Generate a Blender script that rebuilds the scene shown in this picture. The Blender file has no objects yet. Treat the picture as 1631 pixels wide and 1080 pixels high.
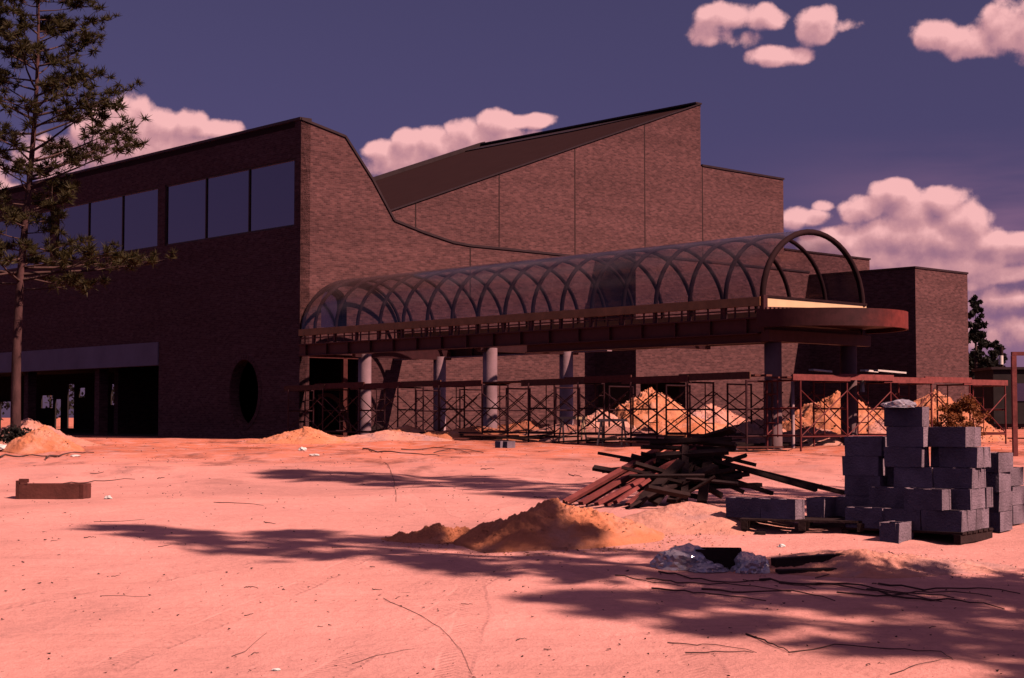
import bpy, bmesh, math, random
from mathutils import Vector, noise
R = math.radians
scene = bpy.context.scene
col = scene.collection
# ------------------------------------------------------------------ camera
F_PX, CX, CY, HOR = 2490.0, 815.5, 540.0, 665.0
PITCH = math.atan((HOR - CY) / F_PX)
CAMZ = 0.85
cam_d = bpy.data.cameras.new("camera")
cam = bpy.data.objects.new("camera", cam_d); col.objects.link(cam)
cam.location = (0, 0, CAMZ); cam.rotation_euler = (math.pi / 2 + PITCH, 0, 0)
cam_d.sensor_width = 36; cam_d.lens = 36 * F_PX / 1631
cam_d.clip_start = 0.1; cam_d.clip_end = 9000
scene.camera = cam
# ------------------------------------------------------------------ light
SH = Vector((0.852, -0.523))                 # horizontal direction towards the sun
SUN_EL = R(45)
S = Vector((SH.x * math.cos(SUN_EL), SH.y * math.cos(SUN_EL), math.sin(SUN_EL)))
sd = bpy.data.lights.new("sun", 'SUN'); sun = bpy.data.objects.new("sun", sd); col.objects.link(sun)
sd.energy = 4.6; sd.angle = R(0.55); sd.color = (1.0, 0.63, 0.53)
sun.rotation_euler = S.to_track_quat('Z', 'Y').to_euler(); sun.location = S * 60
vs = scene.view_settings
vs.view_transform = 'Standard'; vs.look = 'None'; vs.exposure = 0.35; vs.gamma = 1.0
scene.cycles.max_bounces = 8; scene.cycles.diffuse_bounces = 0
scene.cycles.glossy_bounces = 3; scene.cycles.transparent_max_bounces = 16

def ray(px, py):
    u, v = (px - CX) / F_PX, (CY - py) / F_PX
    return Vector((u, math.cos(PITCH) - v * math.sin(PITCH), math.sin(PITCH) + v * math.cos(PITCH)))
O = Vector((0, 0, CAMZ))
def at_depth(px, py, Y):
    d = ray(px, py); return O + d * (Y / d.y)

# ---- node helper
class NT:
    def __init__(s, tree): s.t = tree; s.n = tree.nodes; s.l = tree.links
    def node(s, typ, **kw):
        n = s.n.new(typ)
        for k, v in kw.items(): setattr(n, k, v)
        return n
    def inp(s, sock, v):
        if isinstance(v, bpy.types.NodeSocket): s.l.new(v, sock)
        elif v is not None: sock.default_value = v
    def math(s, op, a, b=None, c=None, clamp=False):
        n = s.node('ShaderNodeMath', operation=op, use_clamp=clamp)
        s.inp(n.inputs[0], a)
        if b is not None: s.inp(n.inputs[1], b)
        if c is not None: s.inp(n.inputs[2], c)
        return n.outputs[0]
    def vmath(s, op, a, b=None):
        n = s.node('ShaderNodeVectorMath', operation=op)
        s.inp(n.inputs[0], a)
        if b is not None: s.inp(n.inputs[1], b)
        return n.outputs[0]
    def noise(s, vec, scale, detail=4, rough=.55, dist=0, color=False, dim='3D'):
        n = s.node('ShaderNodeTexNoise'); n.noise_dimensions = dim
        s.inp(n.inputs['Vector'], vec); n.inputs['Scale'].default_value = scale
        n.inputs['Detail'].default_value = detail; n.inputs['Roughness'].default_value = rough
        n.inputs['Distortion'].default_value = dist
        return n.outputs['Color' if color else 'Fac']
    def mix(s, fac, a, b, blend='MIX'):
        n = s.node('ShaderNodeMix', data_type='RGBA', blend_type=blend)
        s.inp(n.inputs[0], fac); s.inp(n.inputs[6], a); s.inp(n.inputs[7], b)
        return n.outputs[2]
    def ss(s, v, lo, hi, a=0.0, b=1.0):
        n = s.node('ShaderNodeMapRange', interpolation_type='SMOOTHSTEP')
        s.inp(n.inputs[0], v); s.inp(n.inputs[1], lo); s.inp(n.inputs[2], hi)
        n.inputs[3].default_value = a; n.inputs[4].default_value = b
        return n.outputs[0]
    def ramp(s, fac, stops):
        n = s.node('ShaderNodeValToRGB'); s.inp(n.inputs[0], fac)
        e = n.color_ramp.elements
        while len(e) < len(stops): e.new(0.5)
        for i, (p, c) in enumerate(stops): e[i].position = p; e[i].color = c
        return n.outputs[0]
def c4(r, g, b): return (r, g, b, 1)

# ------------------------------------------------------------------ sky with cumulus
world = bpy.data.worlds.new("World"); scene.world = world; world.use_nodes = True
def build_world():
    t = NT(world.node_tree); t.n.clear()
    out = t.node('ShaderNodeOutputWorld'); bg = t.node('ShaderNodeBackground')
    sky = t.node('ShaderNodeTexSky'); sky.sky_type = 'NISHITA'; sky.sun_disc = False
    sky.sun_elevation = SUN_EL; sky.sun_rotation = math.atan2(SH.x, SH.y)
    sky.air_density = 1.0; sky.dust_density = 0.6; sky.ozone_density = 2.0
    bg.inputs[1].default_value = 0.10
    # --- density group
    g = bpy.data.node_groups.new("cloud_density", 'ShaderNodeTree')
    g.interface.new_socket("P", in_out='INPUT', socket_type='NodeSocketVector')
    g.interface.new_socket("D", in_out='OUTPUT', socket_type='NodeSocketFloat')
    q = NT(g); gi = q.node('NodeGroupInput'); go = q.node('NodeGroupOutput')
    P = gi.outputs[0]
    w1 = q.vmath('SUBTRACT', q.noise(P, 14, 2, .5, color=True, dim='2D'), (0.5, 0.5, 0.5))
    sc = q.node('ShaderNodeVectorMath', operation='SCALE'); q.l.new(w1, sc.inputs[0]); sc.inputs[3].default_value = 0.010
    PW = q.vmath('ADD', P, sc.outputs[0])
    sep = q.node('ShaderNodeSeparateXYZ'); q.l.new(PW, sep.inputs[0])
    blobs = [  # px, py, rx, ry, peak
        (1160, 26, 62, 22, 1), (1135, 48, 42, 24, .7), (1222, 28, 36, 22, 1), (1186, 62, 30, 14, .4), (1300, 42, 32, 30, 1), (1318, 22, 16, 18, .6), (1245, 88, 56, 17, .9), (1345, 42, 26, 7, .2),
        (1496, 56, 38, 28, 1), (1540, 66, 50, 30, 1.1), (1596, 46, 46, 42, 1.1), (1660, 50, 60, 50, 1.1),
        (205, 200, 50, 44, 1.1), (165, 210, 52, 44, 1), (262, 200, 36, 26, 1.1), (305, 205, 40, 28, 1), (350, 208, 38, 18, 1), (385, 220, 26, 12, .6), (250, 245, 130, 44, 1.2), (90, 250, 70, 45, .6),
        (608, 240, 32, 18, 1), (648, 228, 34, 22, 1.1), (690, 232, 38, 30, 1.1), (660, 262, 84, 38, 1.2), (742, 212, 34, 28, 1.1), (795, 196, 32, 26, 1.2), (848, 190, 38, 16, 1.1), (780, 225, 86, 30, 1.1),
        (1420, 306, 40, 24, 1.2), (1372, 334, 34, 26, 1.1), (1455, 330, 44, 34, 1.2), (1506, 316, 36, 26, 1.2), (1540, 350, 44, 34, 1.2), (1470, 375, 120, 40, 1.3), (1585, 385, 40, 20, 1), (1268, 348, 22, 20, 1), (1300, 350, 28, 14, .8), (1335, 388, 60, 26, 1.1), (1312, 330, 16, 10, .6), (1630, 392, 44, 22, 1.1),
        (1400, 412, 120, 20, 1), (1605, 438, 66, 15, .9), (1545, 452, 40, 10, .5), (1590, 478, 120, 22, .55), (1620, 530, 140, 26, .5), (1500, 415, 150, 30, 1.0),
        (2, 312, 38, 20, 1), (-140, 280, 150, 60, 1), (1900, 330, 180, 70, 1), (2100, 120, 160, 50, .9), (-350, 90, 150, 50, .8), (-700, 300, 260, 90, 1), (2600, 250, 240, 90, 1)]
    cur = None
    for (px, py, rx, ry, pk) in blobs:
        d = ray(px, py).normalized()
        az, el = math.atan2(d.x, d.y), math.asin(d.z)
        x = q.math('MULTIPLY_ADD', sep.outputs[0], F_PX / rx, -az * F_PX / rx)
        y = q.math('MULTIPLY_ADD', sep.outputs[1], F_PX / ry, -el * F_PX / ry)
        yy = q.math('MULTIPLY', y, y)
        r2 = q.math('MULTIPLY_ADD', x, x, yy)
        v = q.math('MULTIPLY_ADD', r2, -.85 * pk, pk)
        cur = v if cur is None else q.math('SMOOTH_MAX', cur, v, 0.22)
    n1 = q.noise(P, 44, 8, .66, dim='2D')
    vo = q.node('ShaderNodeTexVoronoi', feature='SMOOTH_F1'); vo.voronoi_dimensions = '2D'; vo.inputs['Smoothness'].default_value = .6
    q.l.new(PW, vo.inputs['Vector']); vo.inputs['Scale'].default_value = 90
    vv = q.math('MULTIPLY_ADD', vo.outputs['Distance'], -.50, .20)
    a = q.math('MULTIPLY_ADD', n1, 1.30, -.70)
    d0 = q.math('ADD', cur, a); d1 = q.math('ADD', d0, vv)
    q.l.new(d1, go.inputs[0])
    # --- use
    tc = t.node('ShaderNodeTexCoord'); s = t.node('ShaderNodeSeparateXYZ'); t.l.new(tc.outputs['Generated'], s.inputs[0])
    az = t.math('ARCTAN2', s.outputs[0], s.outputs[1]); el = t.math('ARCSINE', s.outputs[2])
    cmb = t.node('ShaderNodeCombineXYZ'); t.l.new(az, cmb.inputs[0]); t.l.new(el, cmb.inputs[1])
    def dens(off):
        n = t.node('ShaderNodeGroup'); n.node_tree = g
        t.inp(n.inputs[0], t.vmath('ADD', cmb.outputs[0], off)); return n.outputs[0]
    D = dens((0, 0, 0)); DL = dens((0.0035, 0.0085, 0)); DU = DL
    alpha = t.ss(D, -.12, .52)
    rel = t.math('SUBTRACT', D, DL); relu = t.math('SUBTRACT', D, DU)
    lit = t.math('MULTIPLY_ADD', rel, .50, .62)
    thin = t.math('ADD', t.ss(D, .2, 1.6, .03, -.12), t.ss(el, .045, .14, -.16, .05))
    lit = t.math('ADD', lit, thin, clamp=True)
    ccol = t.ramp(lit, [(0.0, c4(.22, .115, .19)), (.35, c4(.34, .165, .22)), (.68, c4(.53, .26, .285)), (1.0, c4(.80, .42, .42))])
    # haze towards horizon in the clear sky
    tint = t.mix(1.0, sky.outputs[0], c4(.275, .150, .232), 'MULTIPLY')
    band = t.ss(el, 0.02, 0.30, 1, 0)
    tint2 = t.mix(1.0, sky.outputs[0], c4(.15, .088, .205), 'MULTIPLY')
    grad = t.mix(band, tint, tint2)
    # thin veil streaks low on the right
    vmap = t.node('ShaderNodeMapping'); t.l.new(cmb.outputs[0], vmap.inputs[0]); vmap.inputs['Scale'].default_value = (4, 26, 1)
    veil = t.noise(vmap.outputs[0], 1.4, 4, .55, dim='2D')
    veil = t.ss(veil, .22, .66, .15, .9)
    vm = t.math('MULTIPLY', t.ss(az, .10, .27), t.ss(el, .19, .08))
    veil = t.math('MULTIPLY', veil, vm)
    bgcol = t.node('ShaderNodeVectorMath', operation='SCALE'); t.l.new(grad, bgcol.inputs[0]); bgcol.inputs[3].default_value = 1.0
    cs = t.node('ShaderNodeVectorMath', operation='SCALE'); t.l.new(ccol, cs.inputs[0]); cs.inputs[3].default_value = 9.0
    m0 = t.mix(veil, bgcol.outputs[0], c4(2.2, 1.1, 1.9))
    al = t.math('MULTIPLY', alpha, t.ss(el, -.01, .03))
    ov = t.noise(tc.outputs['Generated'], 3.2, 3, .55)
    ova = t.math('MULTIPLY', t.ss(ov, .46, .60), t.ss(el, .30, .50))       # unseen cloud added above the view to brighten the shaded ground
    m0 = t.mix(ova, m0, c4(2.2, 1.25, 1.6))
    m1 = t.mix(al, m0, cs.outputs[0])
    t.l.new(m1, bg.inputs[0]); t.l.new(bg.outputs[0], out.inputs[0])
build_world()
world.cycles.sampling_method = 'MANUAL'; world.cycles.sample_map_resolution = 512

# ------------------------------------------------------------------ frame of the building
d1 = Vector((-0.680, 0.733, 0)).normalized()      # along the dark window wall, away to the left
d2 = Vector((-d1.y * -1, -d1.x, 0)).normalized()  # along the sunlit facade, away to the right
_c = ray(477, 600); C = Vector((_c.x / _c.y * 60, 60, 0))
def B(q, t, z=0.0): return C + d1 * q + d2 * t + Vector((0, 0, z))      # q: in from facade plane, t: along facade
def F(s, l, z=0.0): return B(-s, l, z)                                   # canopy frame
def on_facade(px, py, off=0.0):
    """(t, z) where the pixel's ray meets the vertical plane q = off"""
    d = ray(px, py); n = d1; P0 = B(off, 0)
    k = (P0 - O).dot(n) / d.dot(n); p = O + d * k
    return ((p - P0).dot(d2), p.z)
def on_side(px, py, off=0.0):
    d = ray(px, py); P0 = B(0, off)
    k = (P0 - O).dot(d2) / d.dot(d2); p = O + d * k
    return ((p - P0).dot(d1), p.z)

# ground profile
KN = [(-4000, -.75), (0, -.75), (9, -.66), (15, -.38), (20, -.27), (26, -.19), (34, -.10), (44, -.02), (52, .03), (56, 0), (64, 0), (9000, 0)]
def prof(y):
    for (a, za), (b, zb) in zip(KN, KN[1:]):
        if y <= b:
            k = (y - a) / (b - a); return za + (zb - za) * k
    return 0
def gz(x, y):
    z = prof(y)
    k = max(0.0, min(1.0, (58 - y) / 6)) if y > 0 else 1
    far = 1.0 if y < 70 else 0.0
    z += k * (.10 * noise.noise((x * .13, y * .13, 3)) + .035 * noise.noise((x * .5, y * .5, 7)) + .012 * noise.noise((x * 1.9, y * 1.9, 1)))
    z += k * .006 * noise.noise((x * 6, y * 6, 9))
    z += .10 * math.exp(-((y - 50.5 + x * .12) / 2.2) ** 2) * max(0, min(1, (x + 22) / 6)) * max(0, min(1, (2 - x) / 5))
    if 18 < y < 60:
        kk = min(1, (y - 18) / 8) * min(1, (60 - y) / 4)
        z += kk * (.055 * noise.noise((x * .9, y * .35, 11)) + .05 * max(0, noise.noise((x * .45, y * .3, 14))))
    # wheel ruts curving across the sand
    u = y - (13.5 + .25 * x + .03 * x * x); z -= .018 * math.exp(-(u / .14) ** 2) + .018 * math.exp(-((u - 1.45) / .14) ** 2)
    u = y - (33 - .5 * x); z -= .05 * math.exp(-(u / .5) ** 2) - .03 * math.exp(-((u - .9) / .4) ** 2)
    z += .15 * math.exp(-(((x + 12.5) / 3.2) ** 2 + ((y - 33) / 1.6) ** 2))
    z += .13 * math.exp(-(((x + 7.5) / 4.2) ** 2 + ((y - 29) / 1.7) ** 2))
    z += .10 * math.exp(-(((x - 3.2) / 1.5) ** 2 + ((y - 17) / 1.1) ** 2))
    return z
def on_ground(px, py, lift=0.0):
    d = ray(px, py); k = 8.0
    step = .05
    while k < 400:
        p = O + d * k
        if p.z <= gz(p.x, p.y): break
        k += step; step = max(.05, k * .004)
    p = O + d * k
    return Vector((p.x, p.y, gz(p.x, p.y) + lift))

# ------------------------------------------------------------------ mesh helpers
class MB:
    def __init__(s): s.v = []; s.f = []; s.sm = []
    def add(s, vs, fs, smooth=False):
        o = len(s.v); s.v += [Vector(v) for v in vs]
        s.f += [tuple(i + o for i in f) for f in fs]; s.sm += [smooth] * len(fs); return s
    def box(s, c, ax, ay, az):
        c = Vector(c); vs = [c + ax * i + ay * j + az * k for k in (-1, 1) for j in (-1, 1) for i in (-1, 1)]
        return s.add(vs, [(0, 2, 3, 1), (4, 5, 7, 6), (0, 1, 5, 4), (2, 6, 7, 3), (1, 3, 7, 5), (0, 4, 6, 2)])
    def bx(s, x0, x1, y0, y1, z0, z1):
        return s.box(((x0 + x1) / 2, (y0 + y1) / 2, (z0 + z1) / 2), Vector(((x1 - x0) / 2, 0, 0)), Vector((0, (y1 - y0) / 2, 0)), Vector((0, 0, (z1 - z0) / 2)))
    def bb(s, q0, q1, t0, t1, z0, z1):      # box in building axes
        return s.box(B((q0 + q1) / 2, (t0 + t1) / 2, (z0 + z1) / 2), d2 * ((t1 - t0) / 2), d1 * ((q1 - q0) / 2), Vector((0, 0, (z1 - z0) / 2)))
    def fb(s, s0, s1, l0, l1, z0, z1): return s.bb(-s1, -s0, l0, l1, z0, z1)
    def beam(s, a, b, w, h, roll=0.0):
        a, b = Vector(a), Vector(b); d = (b - a); L = d.length; d = d / L
        up = Vector((0, 0, 1)) if abs(d.z) < .95 else Vector((1, 0, 0))
        x = d.cross(up).normalized(); y = x.cross(d)
        if roll: x, y = x * math.cos(roll) + y * math.sin(roll), y * math.cos(roll) - x * math.sin(roll)
        return s.box((a + b) / 2, x * (w / 2), d * (L / 2), y * (h / 2))
    def tube(s, pts, r, n=8, caps=True, smooth=True):
        pts = [Vector(p) for p in pts]; rs = r if isinstance(r, (list, tuple)) else [r] * len(pts)
        vs = []; prev = None
        for i, p in enumerate(pts):
            d = (pts[min(i + 1, len(pts) - 1)] - pts[max(i - 1, 0)]).normalized()
            if prev is None:
                a = Vector((0, 0, 1)) if abs(d.z) < .9 else Vector((1, 0, 0)); x = d.cross(a).normalized()
            else: x = (prev - d * prev.dot(d)).normalized()
            prev = x; y = d.cross(x)
            for k in range(n):
                an = 2 * math.pi * k / n; vs.append(p + (x * math.cos(an) + y * math.sin(an)) * rs[i])
        fs = [(i * n + k, i * n + (k + 1) % n, (i + 1) * n + (k + 1) % n, (i + 1) * n + k) for i in range(len(pts) - 1) for k in range(n)]
        s.add(vs, fs, smooth)
        if caps:
            m = (len(pts) - 1) * n
            s.add(vs[:n], [tuple(range(n))[::-1]]); s.add(vs[m:], [tuple(range(n))])
        return s
    def extrude(s, poly, off):
        """poly: 3D points (planar), off: vector"""
        n = len(poly); poly = [Vector(p) for p in poly]
        s.add(poly + [p + off for p in poly], [tuple(range(n))[::-1], tuple(range(n, 2 * n))] + [(i, (i + 1) % n, n + (i + 1) % n, n + i) for i in range(n)])
        return s
    def build(s, name, mat, parent=None, org=None, recalc=True):
        me = bpy.data.meshes.new(name)
        o_ = Vector(org) if org is not None else (parent_world(parent) if parent is not None else Vector((0, 0, 0)))
        me.from_pydata([tuple(v - o_) for v in s.v], [], s.f)
        if recalc:
            bm = bmesh.new(); bm.from_mesh(me); bmesh.ops.recalc_face_normals(bm, faces=bm.faces); bm.to_mesh(me); bm.free()
        me.polygons.foreach_set('use_smooth', s.sm)
        uv = me.uv_layers.new(name="uv")
        co = [0.0] * (len(me.loops) * 2)
        for p in me.polygons:
            n = p.normal
            if abs(n.z) > .75: ax, ay = Vector((1, 0, 0)), Vector((0, 1, 0))
            else:
                ax = Vector((-n.y, n.x, 0)).normalized(); ay = Vector((0, 0, 1))
            for li in p.loop_indices:
                w = me.vertices[me.loops[li].vertex_index].co + o_
                co[2 * li] = w.dot(ax); co[2 * li + 1] = w.dot(ay)
        uv.data.foreach_set('uv', co)
        me.materials.append(mat)
        o = bpy.data.objects.new(name, me); col.objects.link(o)
        if parent is not None: o.parent = parent
        if org is not None and parent is None: o.location = o_
        return o
_W = {}
def parent_world(p):
    w = Vector((0, 0, 0))
    while p is not None: w += Vector(p.location); p = p.parent
    return w
def tag(o, label=None, cat=None, group=None, kind=None):
    if label: o['label'] = label
    if cat: o['category'] = cat
    if group: o['group'] = group
    if kind: o['kind'] = kind
    return o
def empty(name, loc, label, cat, group=None, rz=0.0):
    o = bpy.data.objects.new(name, None); col.objects.link(o); o.location = loc; o.rotation_euler = (0, 0, rz)
    o.empty_display_size = .2
    return tag(o, label, cat, group)
def dup(root, loc=None, rz=None, label=None):
    def cp(o, par):
        c = o.copy(); col.objects.link(c); c.parent = par
        for ch in list(o.children): cp(ch, c)
        return c
    r = cp(root, None)
    if loc is not None: r.location = loc
    if rz is not None: r.rotation_euler = (r.rotation_euler[0], r.rotation_euler[1], rz)
    if label: r['label'] = label
    return r
def ord_(i): return ["first", "second", "third", "fourth", "fifth", "sixth", "seventh", "eighth", "ninth", "tenth", "eleventh", "twelfth", "thirteenth", "fourteenth", "fifteenth", "sixteenth", "seventeenth", "eighteenth"][i]

# ------------------------------------------------------------------ materials
def mat(name, base, rough=.8, var=.25, vscale=3, bump=.0, bscale=20, metal=0, spec=.3, stretch=None, dark=None):
    m = bpy.data.materials.new(name); m.use_nodes = True; t = NT(m.node_tree)
    b = t.n['Principled BSDF']; b.inputs['Roughness'].default_value = rough; b.inputs['Metallic'].default_value = metal
    b.inputs['Specular IOR Level'].default_value = spec
    tc = t.node('ShaderNodeTexCoord'); v = tc.outputs['Object']
    if stretch:
        mp = t.node('ShaderNodeMapping'); t.l.new(v, mp.inputs[0]); mp.inputs['Scale'].default_value = stretch; v = mp.outputs[0]
    oi = t.node('ShaderNodeObjectInfo')
    v2 = t.vmath('ADD', v, t.vmath('MULTIPLY', oi.outputs['Location'], (1.3, 1.7, 2.1)))
    n = t.noise(v2, vscale, 5, .6)
    lo = tuple(c * (1 - var) for c in base); hi = tuple(min(1, c * (1 + var)) for c in base)
    if dark: lo = dark
    colr = t.ramp(n, [(.3, c4(*lo)), (.7, c4(*hi))])
    rnd = t.math('MULTIPLY_ADD', oi.outputs['Random'], .3, .85)
    sc = t.node('ShaderNodeVectorMath', operation='SCALE'); t.l.new(colr, sc.inputs[0]); t.l.new(rnd, sc.inputs[3])
    t.l.new(sc.outputs[0], b.inputs['Base Color'])
    if bump:
        bn = t.node('ShaderNodeBump'); bn.inputs['Strength'].default_value = bump; bn.inputs['Distance'].default_value = .02
        t.l.new(t.noise(v2, bscale, 4, .6), bn.inputs['Height']); t.l.new(bn.outputs[0], b.inputs['Normal'])
    return m

def shaded_fascia_mat():
    # red fascia steel; shade on its left end is painted into the colour
    m = bpy.data.materials.new('red_steel_painted_shade'); m.use_nodes = True; t = NT(m.node_tree); b = t.n['Principled BSDF']
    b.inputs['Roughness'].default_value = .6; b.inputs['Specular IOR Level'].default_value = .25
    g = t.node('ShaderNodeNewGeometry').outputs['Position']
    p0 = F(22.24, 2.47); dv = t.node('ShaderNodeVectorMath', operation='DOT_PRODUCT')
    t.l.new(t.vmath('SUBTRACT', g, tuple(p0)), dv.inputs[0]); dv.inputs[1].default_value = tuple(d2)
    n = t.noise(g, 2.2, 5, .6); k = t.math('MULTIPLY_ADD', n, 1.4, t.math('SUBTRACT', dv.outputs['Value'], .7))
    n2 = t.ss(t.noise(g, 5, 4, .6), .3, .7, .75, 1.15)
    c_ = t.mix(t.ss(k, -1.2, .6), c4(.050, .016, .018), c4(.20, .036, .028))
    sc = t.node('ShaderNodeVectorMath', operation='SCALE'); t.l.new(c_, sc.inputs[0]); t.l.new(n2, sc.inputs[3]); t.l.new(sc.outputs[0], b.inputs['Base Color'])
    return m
def brick_mat():
    m = bpy.data.materials.new('brown_brick'); m.use_nodes = True; t = NT(m.node_tree); b = t.n['Principled BSDF']
    b.inputs['Roughness'].default_value = .9; b.inputs['Specular IOR Level'].default_value = .15
    uv = t.node('ShaderNodeUVMap').outputs[0]
    br = t.node('ShaderNodeTexBrick'); t.l.new(uv, br.inputs['Vector'])
    br.inputs['Scale'].default_value = 1; br.inputs['Brick Width'].default_value = .21; br.inputs['Row Height'].default_value = .075
    br.inputs['Mortar Size'].default_value = .006; br.inputs['Mortar Smooth'].default_value = .3; br.inputs['Bias'].default_value = 0
    br.inputs['Color1'].default_value = c4(.086, .038, .039); br.inputs['Color2'].default_value = c4(.160, .070, .068); br.inputs['Mortar'].default_value = c4(.16, .092, .092)
    mp = t.node('ShaderNodeMapping'); t.l.new(uv, mp.inputs[0]); mp.inputs['Scale'].default_value = (2.0, 6.5, 1)
    st = t.noise(mp.outputs[0], 1.3, 6, .72)
    st2 = t.noise(uv, .16, 3, .5)
    f = t.math('MULTIPLY_ADD', st, 1.9, .05)
    f2 = t.math('MULTIPLY_ADD', st2, .5, .75)
    # band of darker courses
    mp3 = t.node('ShaderNodeMapping'); t.l.new(uv, mp3.inputs[0]); mp3.inputs['Scale'].default_value = (.05, .9, 1)
    f3 = t.ss(t.noise(mp3.outputs[0], 1, 3, .6), .3, .6, .86, 1.06)
    k = t.math('MULTIPLY', f, t.math('MULTIPLY', f2, f3))
    sc = t.node('ShaderNodeVectorMath', operation='SCALE'); t.l.new(br.outputs[0], sc.inputs[0]); t.l.new(k, sc.inputs[3])
    t.l.new(sc.outputs[0], b.inputs['Base Color'])
    bn = t.node('ShaderNodeBump'); bn.inputs['Strength'].default_value = .5; bn.inputs['Distance'].default_value = .01
    t.l.new(t.math('SUBTRACT', st, br.outputs['Fac']), bn.inputs['Height']); t.l.new(bn.outputs[0], b.inputs['Normal'])
    return m
def sand_mat(name, c_a, c_b, c_c, clay=False):
    m = bpy.data.materials.new(name); m.use_nodes = True; t = NT(m.node_tree); b = t.n['Principled BSDF']
    b.inputs['Roughness'].default_value = 1; b.inputs['Specular IOR Level'].default_value = .05
    g = t.node('ShaderNodeNewGeometry').outputs['Position']
    n1 = t.noise(g, .22, 6, .62, .6); n2 = t.noise(g, 1.7, 6, .65); n3 = t.noise(g, 14, 5, .7); n4 = t.noise(g, 60, 3, .6)
    a = t.mix(t.ss(n1, .35, .68), c4(*c_a), c4(*c_b))
    if clay:
        sp = t.node('ShaderNodeSeparateXYZ'); t.l.new(g, sp.inputs[0])
        zone = t.math('MULTIPLY', t.ss(sp.outputs[1], 24, 44), t.ss(n2, .30, .58))
        zone = t.math('MULTIPLY', zone, .95)
        a = t.mix(zone, a, c4(*c_c))
    else:
        a = t.mix(t.ss(n2, .45, .7), a, c4(*c_c))
    k = t.math('MULTIPLY_ADD', n2, .34, .83); k = t.math('MULTIPLY', k, t.math('MULTIPLY_ADD', n3, .42, .79)); k = t.math('MULTIPLY', k, t.math('MULTIPLY_ADD', n4, .3, .85))
    big = t.noise(g, .11, 4, .6, 1.0); k = t.math('MULTIPLY', k, t.ss(big, .32, .66, .84, 1.06))
    # dark litter specks
    spk = t.noise(g, 9, 2, .5); sp2 = t.noise(g, 1.1, 3, .5)
    s_ = t.math('MULTIPLY', t.ss(spk, .70, .76), t.ss(sp2, .5, .66)); k = t.math('MULTIPLY', k, t.math('MULTIPLY_ADD', s_, -.5, 1))
    if clay:   # tyre and drag marks
        mp = t.node('ShaderNodeMapping'); t.l.new(g, mp.inputs[0]); mp.inputs['Rotation'].default_value = (0, 0, R(28)); mp.inputs['Scale'].default_value = (.35, 5.5, 1)
        tr = t.noise(mp.outputs[0], 1.5, 5, .6, 1.2)
        k = t.math('MULTIPLY', k, t.ss(tr, .34, .5, .93, 1.0))
        # trodden, damp and litter strewn soil further off
        mp2 = t.node('ShaderNodeMapping'); t.l.new(g, mp2.inputs[0]); mp2.inputs['Scale'].default_value = (.8, .30, 1)
        dk = t.noise(mp2.outputs[0], 1.1, 8, .68); dz = t.ss(sp.outputs[1], 19, 34, 0, .5)
        k = t.math('MULTIPLY', k, t.math('SUBTRACT', 1.0, t.math('MULTIPLY', t.ss(dk, .50, .66), dz)))
    trk = 0.0
    if clay:
        X, Y = sp.outputs[0], sp.outputs[1]; nw = t.noise(g, .5, 2, .5)
        for (a0, b0_, c0_) in ((1.15, -.02, .006), (-.35, -.02, .006), (-2.9, .28, -.004), (-1.5, .28, -.004), (-6.5, .75, -.012), (2.6, -.45, .012)):
            yy = t.math('SUBTRACT', Y, 8.0); f_ = t.math('MULTIPLY_ADD', t.math('MULTIPLY', yy, yy), c0_, t.math('MULTIPLY_ADD', yy, b0_, a0))
            dd = t.math('ABSOLUTE', t.math('ADD', t.math('SUBTRACT', X, f_), t.math('MULTIPLY_ADD', nw, .3, -.15)))
            band = t.ss(dd, .10, .135, 1, 0)
            trd = t.math('MULTIPLY_ADD', t.math('SINE', t.math('MULTIPLY', t.math('ADD', Y, dd), 75.0)), .25, .75)
            bm_ = t.math('MULTIPLY', t.math('MULTIPLY', band, trd), t.ss(n2, .40, .60))
            trk = t.math('MAXIMUM', trk, bm_) if not isinstance(trk, float) else bm_
        trk = t.math('MULTIPLY', trk, t.ss(Y, 30, 18))
        k = t.math('MULTIPLY', k, t.math('MULTIPLY_ADD', trk, -.13, 1))
    sc = t.node('ShaderNodeVectorMath', operation='SCALE'); t.l.new(a, sc.inputs[0]); t.l.new(k, sc.inputs[3])
    t.l.new(sc.outputs[0], b.inputs['Base Color'])
    n2 = t.math('SUBTRACT', n2, t.math('MULTIPLY', trk, .22)) if not isinstance(trk, float) else n2
    h = t.math('ADD', t.math('MULTIPLY', n2, .9), t.math('MULTIPLY_ADD', n3, .35, t.math('MULTIPLY', n4, .1)))
    bn = t.node('ShaderNodeBump'); bn.inputs['Strength'].default_value = .75; bn.inputs['Distance'].default_value = .06
    t.l.new(h, bn.inputs['Height']); t.l.new(bn.outputs[0], b.inputs['Normal'])
    return m
M = {}
M['brick'] = brick_mat()
M['sand'] = sand_mat('pink_sand', (.82, .40, .345), (.70, .35, .31), (.66, .205, .115), True)
M['pile'] = sand_mat('orange_sand', (.74, .30, .16), (.60, .215, .11), (.68, .33, .23))
M['palepile'] = sand_mat('pale_sand', (.78, .40, .31), (.64, .27, .18), (.52, .30, .28))
M['coping'] = mat('dark_metal_coping', (.035, .02, .022), .5, .2)
M['roof'] = mat('brown_roof_membrane', (.036, .017, .017), .95, .08, 1.0, spec=.05)
M['joint'] = mat('dark_sealant', (.03, .015, .015), .9, .1)
M['frame'] = mat('dark_bronze_frame', (.018, .012, .014), .5, .2)
M['grey'] = mat('grey_concrete_fascia', (.26, .20, .26), .85, .15, .8, .2)
M['concrete'] = mat('cast_concrete', (.55, .37, .38), .85, .25, 1.6, .3, 12)
M['browncol'] = mat('brown_front_column', (.20, .125, .13), .9, .2, 2)  # darker brown used on the two front columns
M['platewood'] = mat('tan_plate_timber', (.55, .25, .11), .8, .2, 3)
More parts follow.
